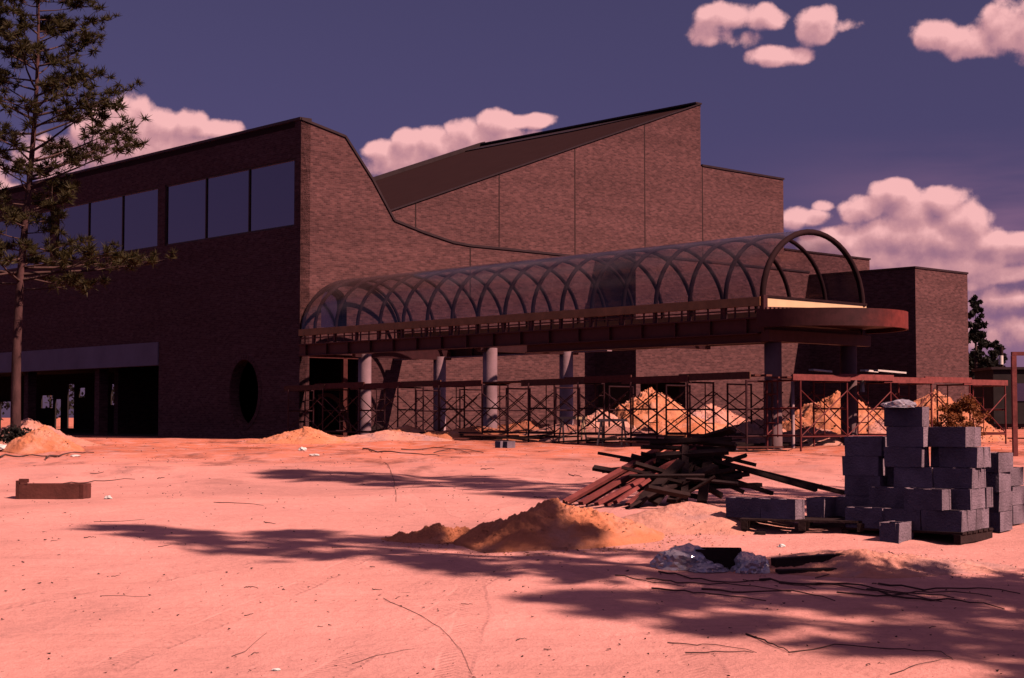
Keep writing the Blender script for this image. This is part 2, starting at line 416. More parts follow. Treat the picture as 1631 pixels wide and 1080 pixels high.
M['fascia_shade'] = shaded_fascia_mat()
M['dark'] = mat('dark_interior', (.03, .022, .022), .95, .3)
M['steel'] = mat('red_primed_steel', (.055, .016, .018), .6, .3, 4)
M['redsteel'] = mat('bright_red_primer', (.20, .034, .026), .55, .15, 3)
M['bronze'] = mat('dark_bronze_tube', (.030, .014, .016), .8, .2, spec=.08)
M['timber'] = mat('brown_timber', (.135, .055, .036), .85, .3, 4, .3, 30, stretch=(3, 3, 3))
M['newwood'] = mat('pale_new_plywood', (.88, .62, .36), .8, .06, 2)
M['redwood'] = mat('red_brown_timber', (.12, .035, .028), .85, .35, 6, .3, 30)
M['oldwood'] = mat('dark_weathered_timber', (.028, .014, .014), .9, .4, 6, .4, 30)
M['rustwood'] = mat('rusty_red_board', (.24, .06, .055), .85, .3, 6, .3, 30)
M['scaf'] = mat('painted_scaffold_tube', (.045, .014, .018), .55, .3, 4)
M['rsc'] = mat('rust_red_tube', (.17, .03, .03), .6, .3, 4)
M['block'] = mat('grey_concrete_block', (.235, .175, .215), .95, .34, 4, .9, 45)
M['white'] = mat('white_sheet', (.80, .72, .66), .7, .1)
M['paper'] = mat('white_litter_paper', (.85, .8, .75), .7, .05)
M['deck'] = mat('galvanised_deck', (.20, .09, .075), .6, .2)
M['bark'] = mat('pine_bark', (.085, .040, .040), .95, .45, 5, .9, 14, stretch=(1, 1, .35))
M['limb'] = mat('pine_limb', (.10, .055, .05), .95, .3, 4)
def leaf_mat(name, a, b):
    m = bpy.data.materials.new(name); m.use_nodes = True; t = NT(m.node_tree); p = t.n['Principled BSDF']
    p.inputs['Roughness'].default_value = .6; p.inputs['Specular IOR Level'].default_value = .2
    g = t.node('ShaderNodeNewGeometry')
    n = t.noise(g.outputs['Position'], 1.3, 3, .6)
    f = t.math('MULTIPLY_ADD', g.outputs['Random Per Island'], .5, t.math('MULTIPLY', n, .5))
    t.l.new(t.ramp(f, [(.25, c4(*a)), (.75, c4(*b))]), p.inputs['Base Color'])
    tr = t.node('ShaderNodeBsdfTranslucent'); tr.inputs[0].default_value = c4(*[x * 1.2 for x in b])
    mx = t.node('ShaderNodeMixShader'); mx.inputs[0].default_value = .22
    t.l.new(p.outputs[0], mx.inputs[1]); t.l.new(tr.outputs[0], mx.inputs[2]); t.l.new(mx.outputs[0], t.n['Material Output'].inputs[0])
    return m
M['needle'] = leaf_mat('pine_needles', (.026, .023, .011), (.072, .062, .022))
M['leaf'] = leaf_mat('dark_leaves', (.012, .013, .012), (.030, .030, .024))
M['brush'] = leaf_mat('orange_brush', (.16, .055, .02), (.36, .13, .045))
def pane_mat():
    m = bpy.data.materials.new('coated_window_glass'); m.use_nodes = True; t = NT(m.node_tree); b = t.n['Principled BSDF']
    b.inputs['Base Color'].default_value = c4(.27, .22, .24); b.inputs['Metallic'].default_value = 1
    tc = t.node('ShaderNodeTexCoord').outputs['Object']
    b.inputs['Roughness'].default_value = .06
    bn = t.node('ShaderNodeBump'); bn.inputs['Strength'].default_value = .04; bn.inputs['Distance'].default_value = .05
    t.l.new(t.noise(tc, .6, 2, .5), bn.inputs['Height']); t.l.new(bn.outputs[0], b.inputs['Normal'])
    return m
M['pane'] = pane_mat()
def acrylic():
    m = bpy.data.materials.new('tinted_acrylic'); m.use_nodes = True; t = NT(m.node_tree); t.n.remove(t.n['Principled BSDF'])
    tr = t.node('ShaderNodeBsdfTransparent'); tr.inputs[0].default_value = c4(.70, .68, .73)
    gl = t.node('ShaderNodeBsdfGlossy'); gl.inputs['Roughness'].default_value = .16; gl.inputs[0].default_value = c4(.9, .9, .95)
    ge = t.node('ShaderNodeNewGeometry'); dt = t.node('ShaderNodeVectorMath', operation='DOT_PRODUCT'); t.l.new(ge.outputs['Normal'], dt.inputs[0]); t.l.new(ge.outputs['Incoming'], dt.inputs[1])
    fr = t.math('POWER', t.math('SUBTRACT', 1.0, t.math('ABSOLUTE', dt.outputs['Value'])), 4.0)
    df = t.node('ShaderNodeBsdfDiffuse'); df.inputs[0].default_value = c4(.42, .34, .38)
    dn = t.noise(t.node('ShaderNodeTexCoord').outputs['Object'], .9, 5, .6)
    m0 = t.node('ShaderNodeMixShader'); t.l.new(t.ss(dn, .3, .75, .02, .09), m0.inputs[0]); t.l.new(tr.outputs[0], m0.inputs[1]); t.l.new(df.outputs[0], m0.inputs[2])
    mx = t.node('ShaderNodeMixShader'); t.l.new(t.math('MULTIPLY_ADD', fr, .55, .04, clamp=True), mx.inputs[0])
    t.l.new(m0.outputs[0], mx.inputs[1]); t.l.new(gl.outputs[0], mx.inputs[2]); t.l.new(mx.outputs[0], t.n['Material Output'].inputs[0])
    return m
M['acrylic'] = acrylic()
def plastic():
    m = bpy.data.materials.new('clear_crumpled_plastic'); m.use_nodes = True; t = NT(m.node_tree); t.n.remove(t.n['Principled BSDF'])
    tr = t.node('ShaderNodeBsdfTransparent'); tr.inputs[0].default_value = c4(.85, .85, .9)
    df = t.node('ShaderNodeBsdfDiffuse'); df.inputs[0].default_value = c4(.62, .58, .68)
    gl = t.node('ShaderNodeBsdfGlossy'); gl.inputs['Roughness'].default_value = .12
    m1 = t.node('ShaderNodeMixShader'); m1.inputs[0].default_value = .38; t.l.new(df.outputs[0], m1.inputs[1]); t.l.new(gl.outputs[0], m1.inputs[2])
    m2 = t.node('ShaderNodeMixShader'); m2.inputs[0].default_value = .7; t.l.new(tr.outputs[0], m2.inputs[1]); t.l.new(m1.outputs[0], m2.inputs[2])
    t.l.new(m2.outputs[0], t.n['Material Output'].inputs[0])
    return m
M['plastic'] = plastic()

# ------------------------------------------------------------------ ground
def build_ground():
    ys = [-400, -120, -50, -25, -12, -4, 2, 5, 7]; y = 8.0
    while y < 62: ys.append(y); y += max(.07, (y - 4) * .0105)
    ys += [66, 72, 80, 95, 120, 160, 220, 320, 500, 900, 1800, 4000]
    n = 240; vs = []; fs = []
    for y in ys:
        W = 12 + .45 * max(0, y) + (300 if y < -20 else 0)
        if y > 70: W = 60 + y * 1.6
        for i in range(n + 1):
            u = i / n * 2 - 1; x = W * (u * .6 + .4 * u ** 3)
            vs.append((x, y, gz(x, y)))
    for j in range(len(ys) - 1):
        for i in range(n):
            a = j * (n + 1) + i; fs.append((a, a + 1, a + n + 2, a + n + 1))
    m = MB(); m.add(vs, fs, True); o = m.build('ground', M['sand'], recalc=False)
    tag(o, kind='structure')
build_ground()

# ------------------------------------------------------------------ brick building
bld = empty('brick_building', B(0, 0), 'large brown brick building with a wedge roof and dark upper windows', 'building')
Q1 = 70.0                                   # length of the window wall
def wall_poly(mb, pts, q, th=.4):           # pts (t,z), on plane q, thickness inwards
    mb.extrude([B(q, t, z) for t, z in pts], d1 * th)
# key levels
ztop = on_side(477, 191)[1]; zwt = on_side(468, 252)[1]; zwb = on_side(468, 360)[1]
zf0 = on_side(253, 578)[1]; zf1 = on_side(253, 545)[1]
qf = on_side(253, 560)[0]
# --- facade wall A (low wall with the swoop)
tA, zA = on_facade(948, 414)
swoop = [(0, ztop), on_facade(550, 218.5), on_facade(594, 288), on_facade(612, 322), on_facade(628, 352), on_facade(675, 371), on_facade(722, 387), on_facade(749, 392), on_facade(820, 399), on_facade(877, 405)]
zlow = swoop[-1][1]
swoop.append((tA, zlow - .02))
t_door0, t_door1, z_door = .42, 3.0, 3.3
body = [(0.0, 0.0), (t_door0, 0.0), (t_door0, z_door), (t_door1, z_door), (t_door1, 0.0), (tA, 0.0)] + swoop[::-1]
def tri_wall(mb, outer, holes, q, th=.4, face='A'):
    """wall on plane q (facade) or plane t (side) with holes, via triangle_fill"""
    bm = bmesh.new()
    fn = (lambda a, z: B(q, a, z)) if face == 'A' else (lambda a, z: B(a, q, z))
    es = []
    for loop in [outer] + holes:
        vv = [bm.verts.new(fn(a, z)) for a, z in loop]
        for i in range(len(vv)): es.append(bm.edges.new((vv[i], vv[(i + 1) % len(vv)])))
    r = bmesh.ops.triangle_fill(bm, use_beauty=True, use_dissolve=False, edges=es)
    faces = [f for f in r['geom'] if isinstance(f, bmesh.types.BMFace)]
    off = (d1 if face == 'A' else d2) * th
    ret = bmesh.ops.extrude_face_region(bm, geom=faces)
    nv = [v for v in ret['geom'] if isinstance(v, bmesh.types.BMVert)]
    bmesh.ops.translate(bm, verts=nv, vec=off)
    bm.verts.index_update()
    mb.add([v.co.copy() for v in bm.verts], [tuple(v.index for v in f.verts) for f in bm.faces]); bm.free()
# arched window seen through the vault
aw_t, aw_z0, aw_z1, aw_w = on_facade(532, 500)[0], 4.35, on_facade(532, 459)[1], .62
arch = [(aw_t - aw_w, aw_z0), (aw_t + aw_w, aw_z0)] + [(aw_t + aw_w * math.cos(a), aw_z1 - aw_w + aw_w * math.sin(a)) for a in [math.pi * k / 12 for k in range(13)]]
m = MB(); tri_wall(m, body, [arch], 0.0)
# stepped-forward right part of the low wall (plane A2)
sA2 = 2.5
m2 = MB()
tA2 = on_facade(1289, 440, -sA2)[0]
z2 = zlow - .02
wo0, wo1 = on_facade(1020, 620, -sA2)[0], on_facade(1092, 620, -sA2)[0]
m2o = [(tA, 0), (wo0, 0), (wo0, 2.45), (wo1, 2.45), (wo1, 0), (tA2, 0), (tA2, z2), (tA, z2)]
tri_wall(m2, m2o, [], -sA2)
m2.bb(-sA2 + .4, .2, tA, tA + .4, 0, z2)     # return wall, faces left
wall = m.build('wall', M['brick'], bld); wall['label'] = 'sunlit brick wall with a parapet that swoops down from the corner'
w2 = m2.build('wall', M['brick'], bld); w2['label'] = 'low brick wall stepping forward behind the canopy'
g_ = MB().bb(.32, .36, aw_t - aw_w, aw_t + aw_w, aw_z0, aw_z1).build('window', M['pane'], bld); g_['label'] = 'arched window above the entrance'
# --- side (window) wall: z bands with holes
m = MB(); th = .45
ov_q0, ov_z1 = on_side(412, 600)[0], on_side(388, 573)[1]; ov_q1 = on_side(366, 600)[0]; ov_z0 = on_side(388, 677)[1]
oc = ((ov_q0 + ov_q1) / 2, (ov_z0 + ov_z1) / 2); orx, orz = (ov_q1 - ov_q0) / 2, (ov_z1 - ov_z0) / 2
oval = [(oc[0] + orx * math.cos(a), oc[1] + orz * math.sin(a)) for a in [2 * math.pi * k / 32 for k in range(32)]]
holes = [oval]; bays = []
qa, qb = on_side(469, 300)[0], on_side(263, 300)[0]; pitch_q = on_side(89, 350)[0] - on_side(263, 350)[0] + .0
PQ = (on_side(251, 340)[0], on_side(89, 380)[0])
bays.append((max(.3, qa), qb)); bays.append((PQ[0], PQ[1]))
bw = PQ[1] - PQ[0]; gap = PQ[0] - qb
x = PQ[1] + gap
while x + bw < Q1 - 1: bays.append((x, x + bw)); x += bw + gap
for a, b in bays: holes.append([(a, zwb), (b, zwb), (b, zwt), (a, zwt)])
outer = [(0.0, 0), (qf, 0), (qf, zf0), (Q1, zf0), (Q1, ztop), (0.0, ztop)]
tri_wall(m, outer, holes, 0.002, th, 'S')
sw = m.build('wall', M['brick'], bld); sw['label'] = 'long shaded brick wall with the upper window band and an oval opening'
# soldier ring round the oval
m = MB()
for k in range(40):
    a0 = 2 * math.pi * k / 40; a1 = 2 * math.pi * (k + .86) / 40
    p = []
    for a, e in ((a0, 0), (a1, 0), (a1, .2), (a0, .2)): p.append(B(oc[0] + (orx + e) * math.cos(a), -.02, oc[1] + (orz + e) * math.sin(a)))
    m.extrude(p, d2 * .06)
rg = m.build('oval_surround', M['brick'], bld)
# windows
for bi, (a, b) in enumerate(bays):
    w = MB(); fr = .07
    w.bb(a, b, .04, .16, zwb, zwb + fr); w.bb(a, b, .04, .16, zwt - fr, zwt)
    n = 3; pw = (b - a) / n
    for i in range(n + 1):
        c_ = a + i * pw; c_ = min(max(c_, a + fr / 2), b - fr / 2)
        w.bb(c_ - fr / 2, c_ + fr / 2, .04, .16, zwb + fr, zwt - fr)
    win = w.build('window', M['frame'], bld)
    for i in range(n): MB().bb(a + i * pw + .03, a + (i + 1) * pw - .03, .09, .11, zwb + .03, zwt - .03).build('pane', M['pane'], win, recalc=True)
# pale fascia over the open ground floor
MB().bb(qf + .003, Q1, -.06, .40, zf0 - .1, zf1).build('fascia', M['grey'], bld)
# interior of the open ground floor
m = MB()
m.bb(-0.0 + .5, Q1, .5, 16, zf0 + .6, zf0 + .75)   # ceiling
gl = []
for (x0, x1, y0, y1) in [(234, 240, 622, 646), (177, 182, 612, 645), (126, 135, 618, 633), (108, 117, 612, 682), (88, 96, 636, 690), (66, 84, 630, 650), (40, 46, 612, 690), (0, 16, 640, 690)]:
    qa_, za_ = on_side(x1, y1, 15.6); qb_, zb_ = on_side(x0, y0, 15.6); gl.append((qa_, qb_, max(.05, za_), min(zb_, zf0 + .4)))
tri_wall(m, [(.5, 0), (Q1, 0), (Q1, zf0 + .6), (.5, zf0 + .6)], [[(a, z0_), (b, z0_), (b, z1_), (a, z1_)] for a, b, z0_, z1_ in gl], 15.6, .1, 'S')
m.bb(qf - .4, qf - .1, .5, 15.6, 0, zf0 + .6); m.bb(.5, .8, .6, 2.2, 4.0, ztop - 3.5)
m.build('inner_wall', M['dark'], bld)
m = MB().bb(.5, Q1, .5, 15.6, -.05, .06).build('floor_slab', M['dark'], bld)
for q in (qf + 6.2, qf + 13.5, qf + 20.8, qf + 28):
    MB().bb(q, q + .45, .5, .95, .06, zf0 + .6).build('column', M['brick'], bld)
for q in (qf + 1.6, qf + 5.0, qf + 8.8, qf + 12, qf + 17):
    MB().tube([B(q, 7.5, .05), B(q, 7.5, zf0 + .6)], .16, 12).build('column', M['concrete'], bld)
QB_ = 2.3
# roof skin following the swoop profile
m = MB()
for (t0, z0), (t1, z1) in zip(swoop, swoop[1:]):
    m.extrude([B(.42, t0, z0 - .03), B(.42, t1, z1 - .03), B(.42, t1, z1 - .25), B(.42, t0, z0 - .25)], d1 * (QB_ if t0 > swoop[2][0] + .01 else Q1 - .5))
m.build('roof', M['roof'], bld)
# coping along the swoop and the side wall and the stepped wall
m = MB()
for (t0, z0), (t1, z1) in zip(swoop, swoop[1:]): m.beam(B(.2, t0, z0 + .03), B(.2, t1, z1 + .03), .50, .09)
m.bb(.0, Q1, -.05, .5, ztop + .0, ztop + .10); m.bb(-sA2 - .05, -sA2 + .45, tA - .05, tA2, z2, z2 + .09)
m.build('coping', M['coping'], bld)
# entrance: dark recess, jambs
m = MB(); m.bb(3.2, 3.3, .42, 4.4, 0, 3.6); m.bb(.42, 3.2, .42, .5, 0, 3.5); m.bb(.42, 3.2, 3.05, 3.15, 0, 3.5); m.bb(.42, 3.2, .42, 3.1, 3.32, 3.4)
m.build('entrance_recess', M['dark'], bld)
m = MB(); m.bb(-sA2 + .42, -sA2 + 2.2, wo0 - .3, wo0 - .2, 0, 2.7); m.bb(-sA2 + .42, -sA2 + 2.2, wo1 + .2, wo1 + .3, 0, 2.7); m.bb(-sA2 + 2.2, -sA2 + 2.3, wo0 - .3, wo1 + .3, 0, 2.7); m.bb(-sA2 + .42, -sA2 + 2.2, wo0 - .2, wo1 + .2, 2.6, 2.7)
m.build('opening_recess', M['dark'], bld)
m = MB(); tj = on_facade(548, 600, .2)[0]
m.bb(.1, .25, tj - .1, tj + .1, 0, z_door); m.bb(.1, .25, t_door0, t_door1, z_door - .14, z_door - .003)
m.build('door_frame', M['redwood'], bld)
# --- tower (plane B)
QB = 2.8
tl = on_facade(600, 345, QB)[0] - 3
tK0, zK0 = on_facade(623, 337, QB); tAp, zAp = on_facade(1115.5, 167, QB)
sl = (zAp - zK0) / (tAp - tK0)
tlow = tl; zl = zK0 + sl * (tlow - tK0)
m = MB(); m.extrude([B(QB, tlow, 0), B(QB, tAp, 0), B(QB, tAp, zAp), B(QB, tlow, zl)], d1 * .4)
# depth from the far corner of the ridge
d = ray(770, 233); k = (B(QB, tAp) - O).dot(d2) / d.dot(d2); pK = O + d * k; LR = (pK - B(QB, tAp)).dot(d1)
m.bb(QB + .4, QB + LR, tAp - .4, tAp, 0, zAp - .15)
m.extrude([B(QB + LR - .4, tlow, 0), B(QB + LR - .4, tAp - .4, 0), B(QB + LR - .4, tAp - .4, zAp - .2), B(QB + LR - .4, tlow, zl)], d1 * .4)
# right box of the tower
t1b, zb1 = on_facade(1247.5, 286.5, QB); _, zb0 = on_facade(1119, 265, QB); zb = (zb0 + zb1) / 2
m.bb(QB + .0, QB + .4, tAp + .002, t1b, 0, zb); m.bb(QB + .4, QB + 14, t1b - .4, t1b, 0, zb)
# lower wall further right (plane B)
t1d, zd = on_facade(1385, 414, QB)
m.bb(QB + .003, QB + .4, t1b + .002, t1d, 0, zd); m.bb(QB + .4, QB + 12, t1d - .4, t1d, 0, zd)
tw = m.build('wall', M['brick'], bld); tw['label'] = 'tall sunlit brick wedge wall rising to the peak'
m = MB()
rf0 = zl - .02
sink = Vector((0, 0, -.22))
m.extrude([B(QB + .02, tlow, zl + .04), B(QB + .02, tAp + .05, zAp + .04), B(QB + LR, tAp + .05, zAp + .04), B(QB + LR, tlow, zl + .04)], sink * .7)
m.bb(QB + .4, QB + 14, tAp, t1b, zb - .5, zb - .3)
m.bb(QB + .4, QB + 12, t1b, t1d, zd - .5, zd - .3)
m.build('roof', M['roof'], bld)
m = MB()
m.bb(QB - .04, QB + LR, tAp - .40, tAp + .08, zAp + .02, zAp + .10)   # ridge fascia
m.extrude([B(QB + 1.2, tAp - .02, zAp + .02), B(QB + LR, tAp - .02, zAp + .02), B(QB + LR, tAp - 1.6, zAp + .06 - sl * 1.6), B(QB + LR * .45, tAp - 1.7, zAp + .06 - sl * 1.7)], Vector((0, 0, .03)))
m.beam(B(QB - .02, tlow, zl + .06), B(QB - .02, tAp, zAp + .06), .10, .06)
m.beam(B(QB + LR, tlow, zl + .15), B(QB + LR, tAp, zAp + .15), .35, .22)
m.bb(QB - .05, QB + .45, tAp + .09, t1b + .05, zb, zb + .10); m.bb(QB - .05, QB + .45, t1b + .06, t1d + .05, zd, zd + .09)
m.build('coping', M['coping'], bld)
# control joints
m = MB()
def joint(px, y0, y1, off):
    t, za = on_facade(px, y0, off); _, zb_ = on_facade(px, y1, off); m.bb(off - .006, off + .02, t - .035, t + .035, zb_, za)
joint(662, 324, 362, QB); joint(795, 278, 397, QB); joint(915.5, 237, 410, QB); joint(1026.5, 198, 420, QB); joint(1118.5, 262, 440, QB)
joint(749, 395, 470, 0)
m.build('control_joint', M['joint'], bld)
# --- right block
tR0 = tA2
sR = 0.0
d = ray(1458.5, 500); k = (B(0, tR0) - O).dot(d2) / d.dot(d2); pR = O + d * k; qR = (pR - B(0, tR0)).dot(d1)
zR = (O + ray(1458.5, 427) * ((B(0, tR0) - O).dot(d2) / ray(1458.5, 427).dot(d2))).z
tR1 = on_facade(1542, 520, qR)[0]
m = MB(); m.bb(qR, qR + .4, tR0, tR1, 0, zR); m.bb(qR + .4, 6, tR0, tR0 + .4, 0, zR); m.bb(qR + .4, 6, tR1 - .4, tR1, 0, zR); m.bb(6, 6.4, tR0, tR1, 0, zR)
rb = m.build('wall', M['brick'], bld); rb['label'] = 'flat topped brick block at the right end'
m = MB(); m.bb(qR + .4, 6, tR0 + .4, tR1 - .4, zR - .4, zR - .2); m.build('roof', M['roof'], bld)
m = MB(); m.bb(qR - .04, 6.4, tR0 - .04, tR0 + .44, zR, zR + .09); m.bb(qR - .04, qR + .44, tR0 + .44, tR1 + .04, zR, zR + .09); m.bb(qR + .44, 6.4, tR1 - .44, tR1 + .04, zR, zR + .09)
m.build('coping', M['coping'], bld)

# ------------------------------------------------------------------ vaulted canopy
SP = 1.335; S_END = 22.26; WID = 4.94; ZS = 4.18; RISE = 2.06
can = empty('vaulted_canopy', F(11, 2.47), 'long barrel vaulted canopy of arched ribs and clear glazing on round columns', 'canopy')
def arc(s, dl=0.0, n=20, rr=0.0):
    return [F(s, WID / 2 - (WID / 2 - .06 + rr) * math.cos(a), ZS + (RISE + rr) * math.sin(a)) for a in [math.pi * k / n for k in range(n + 1)]]
ribs = [S_END - SP * k for k in range(17)] + [.12]
for s in ribs: MB().tube(arc(s, n=24), .066 if s < S_END else .088, 8).build('rib', M['bronze'], can)
m = MB()
v = []; n = 28
for s in (ribs[-1], S_END + .02):
    v += [F(s, WID / 2 - (WID / 2 - .06 + .07) * math.cos(a), ZS + (RISE + .07) * math.sin(a)) for a in [math.pi * k / n for k in range(n + 1)]]
m.add(v, [(i, i + 1, n + 2 + i, n + 1 + i) for i in range(n)], True)
m.build('glazing', M['acrylic'], can, recalc=False)
# timber plates
m = MB(); m.fb(0, S_END, -.06, .12, ZS - .20, ZS + .05).build('plate', M['platewood'], can)
MB().fb(0, S_END, WID - .12, WID + .06, ZS - .20, ZS + .05).build('plate', M['platewood'], can)
fp = MB().extrude([F(S_END + .003, .02, 3.95), F(S_END + .003, WID + .06, 4.12), F(S_END + .003, WID + .06, ZS + .04), F(S_END + .003, .02, ZS + .04)], -d1 * .055).build('fascia_board', M['newwood'], can); fp['label'] = 'pale sunlit board across the front of the vault'
ft = MB().fb(S_END + .003, S_END + .09, .02, WID + .06, ZS + .043, ZS + .10).build('trim', M['bronze'], can)
# short studs
m = MB()
for i, s in enumerate(ribs[:-1]):
    for l in (.03, WID - .03): m.fb(s - .05, s + .05, l - .05, l + .05, 3.66, ZS - .20)
for k in range(44):
    s = .3 + k * .5
    if s < S_END: m.fb(s - .02, s + .02, .01, .05, 3.66, ZS - .20)
m.fb(0, S_END, .0, .06, 3.86, 3.90); m.build('stud_row', M['steel'], can)
# steel edge beams with flanges
for l in (0.0, WID):
    m = MB(); zz = 3.22
    m.fb(0, S_END - .05, l - .02, l + .02, zz, 3.66); m.fb(0, S_END - .05, l - .12, l + .12, 3.62, 3.66); m.fb(0, S_END - .05, l - .12, l + .12, zz - .03, zz)
    for k in range(17): m.fb(k * 1.33 + .5, k * 1.33 + .53, l - .11, l + .11, zz, 3.62)
    if l == 0.0: m.fb(12.6, S_END - .05, l + .10, l + .24, 2.98, zz - .03); m.fb(12.6, S_END - .05, l + .02, l + .34, 2.95, 2.98)
    m.build('edge_beam', M['steel'], can)
for s in (3.25, 10.2, 16.3, 22.15):
    MB().fb(s - .1, s + .1, .14, WID - .14, 3.08, 3.45).build('cross_beam', M['steel'], can)
m = MB()
nc = 150
for k in range(24):           # corrugated deck, laid only at the front end so far
    a = 18.9 + k * .14
    m.fb(a, a + .07, .13, WID - .13, 3.50, 3.55)
m.fb(18.9, S_END - .1, .13, WID - .13, 3.56, 3.60)
m.build('deck', M['deck'], can)
gu = MB().fb(.4, 12.2, 4.3, 4.55, 3.14, 3.18).build('gutter', M['concrete'], can)
for l in (.65, WID - .65):
    for s in (3.25, 10.2, 22.15):
        p = F(s, l); MB().tube([p + Vector((0, 0, -.3)), p + Vector((0, 0, 3.2))], .245, 24).build('column', M['concrete'] if s < 20 else M['browncol'], can)
# rounded red front
m = MB(); Rr = 2.66; cen = (S_END - .02, WID / 2); n = 80
def ringpt(r, a, z): return F(cen[0] + r * math.sin(a), cen[1] - r * math.cos(a), z)
v = []; f = []
for k in range(n + 1):
    a = math.pi * k / n
    v += [ringpt(Rr, a, 3.37), ringpt(Rr, a, 3.86), ringpt(Rr - .06, a, 3.86), ringpt(Rr - .06, a, 3.37)]
for k in range(n):
    b0, b1 = k * 4, k * 4 + 4
    for j in range(4): f.append((b0 + j, b0 + (j + 1) % 4, b1 + (j + 1) % 4, b1 + j))
m.add(v, f); m.build('curved_fascia', M['fascia_shade'], can, recalc=True)
m = MB(); m.extrude([ringpt(Rr - .065, math.pi * k / n, 3.50) for k in range(n + 1)], Vector((0, 0, .06))).build('soffit', M['steel'], can)
m = MB()
for k in range(25):
    l = .05 + k * .19; m.fb(S_END + .07, S_END + .16, l, l + .10, 3.80 + l * .03, 3.93 + l * .034)
m.fb(S_END + .04, S_END + .30, .1, WID - .1, 3.70, 3.72); m.build('deck_edge', M['deck'], can)
m = MB(); m.fb(S_END - .02, S_END + .25, .0, WID, 2.98, 3.30); m.fb(S_END - .05, S_END + .1, -.02, .16, 3.25, ZS + .1); m.build('end_beam', M['steel'], can)

# ------------------------------------------------------------------ scaffolding
def make_bay(end=False, L=2.13, W=1.15, H=1.9, red=False, plain=False):
    e = empty('scaffold_bay', (0, 0, 0), 'x', 'scaffold')
    mt = M['rsc'] if red else M['scaf']
    for x in ([0, L] if end else [0]):
        m = MB(); r = .031
        for y in (0, W): m.tube([(x, y, -.25), (x, y, H)], r, 6)
        if not plain: m.tube([(x, W * .68, .3), (x, W * .68, H - .05)], .018, 5)
        for z in (.35, 1.1, H - .03): m.tube([(x, 0, z), (x, W, z)], .028, 5)
        for z in ((.7, 1.5) if not plain else ()): m.tube([(x, W * .68, z), (x, W, z)], .016, 5)
        m.build('end_frame', mt, e)
    for y in (-.03, W + .03):
        m = MB(); m.tube([(0, y, .35), (L, y, 1.6)], .019, 5); m.tube([(0, y + .02, 1.6), (L, y + .02, .35)], .019, 5); m.build('cross_brace', mt, e)
    m = MB(); m.tube([(0, -.0, .32), (L, -.0, .32)], .024, 5); m.build('ledger', mt, e)
    return e
rnd = random.Random(4)
ang_s = math.atan2(-d1.y, -d1.x); ang_l = math.atan2(d2.y, d2.x)
protoA = make_bay(); protoE = make_bay(True); protoP = make_bay(plain=True)
bay_i = 0
def place(proto, p, rz, label, group): 
    o = dup(proto, p, rz, label); o['group'] = group; return o
n1 = 9
for i in range(n1 + 1):
    s = .4 + i * 2.20; p = F(s, -.78); z = gz(p.x, p.y)
    place(protoE if i == n1 else protoA, (p.x, p.y, max(-.03, z * .5)), ang_s, '%s scaffold bay from the building corner, near side of canopy' % ord_(i), 'scaffold bays along the near side of the canopy')
for i in range(7):
    s = 3.9 + i * 2.5; p = F(s, 2.6)
    place(protoP, (p.x, p.y, 0), ang_s, '%s bay from the entrance in the inner scaffold row behind the near columns' % ord_(i), 'inner scaffold bays under the canopy')
protoR = make_bay(red=True); protoRE = make_bay(True, red=True)
for i in range(5):
    l = .1 + i * 2.17; p = F(23.5, l)
    place(protoRE if i == 4 else protoR, (p.x, p.y, 0), ang_l, '%s rust red scaffold bay past the curved canopy end' % ord_(i), 'scaffold bays running right past the canopy end')
for pr in (protoP, protoA, protoE, protoR, protoRE):
    for ch in list(pr.children): bpy.data.objects.remove(ch)
    bpy.data.objects.remove(pr)
def board(name, a, b, w, h, mt, label, cat='plank', group=None, roll=0.0):
    a, b = Vector(a), Vector(b); c = (a + b) / 2
    o = MB().beam(a, b, w, h, roll).build(name, mt, org=c); return tag(o, label, cat, group)
for i in range(n1 + 1):
    s0 = .2 + i * 2.20
    for j, l in enumerate((-.70, -.42, -.14, .14)):
        zt = 1.95 + .045 * (i % 2) + rnd.uniform(-.006, .006); a = F(s0 - .15 - rnd.uniform(0, .3), l, zt); b = F(s0 + 2.4 + rnd.uniform(-.1, .3), l + rnd.uniform(-.04, .04), zt + .02)
        if (i + j) % 7 == 5: continue
        board('scaffold_plank', a, b, .25 if j else .05, .05 if j else .20, M['redwood'] if (i + j) % 3 else M['timber'], 'walk board on the %s scaffold bay from the corner, %s from outer edge' % (ord_(i), ord_(j)), 'plank', 'walk boards on the canopy scaffold')
for i in range(5):
    for j, s in enumerate((23.5, 23.2, 22.9)):
        l0 = -.05 + i * 2.17; zt = 1.95 + .045 * (i % 2)
        board('scaffold_plank', F(s, l0 - .2, zt), F(s + rnd.uniform(-.05, .05), l0 + 2.4, zt + .01), .25 if j else .05, .045 if j else .17, M['rustwood'] if j < 1 else M['redwood'], 'reddish walk board, %s bay past the canopy end, %s from front' % (ord_(i), ord_(j)), 'plank', 'walk boards on the right scaffold')
for k, (px0, y0, px1, y1) in enumerate([(1292, 589, 1322, 592), (1374, 590, 1395, 592), (1395, 590, 1440, 594), (1380, 599, 1420, 602)]):
    board('loose_board', at_depth(px0, y0, 45.5), at_depth(px1, y1, 46.5), .16, .05, M['white'], 'short pale board lying on the walk boards, %s from the left of four' % ord_(k), 'board', 'pale boards on the right scaffold')

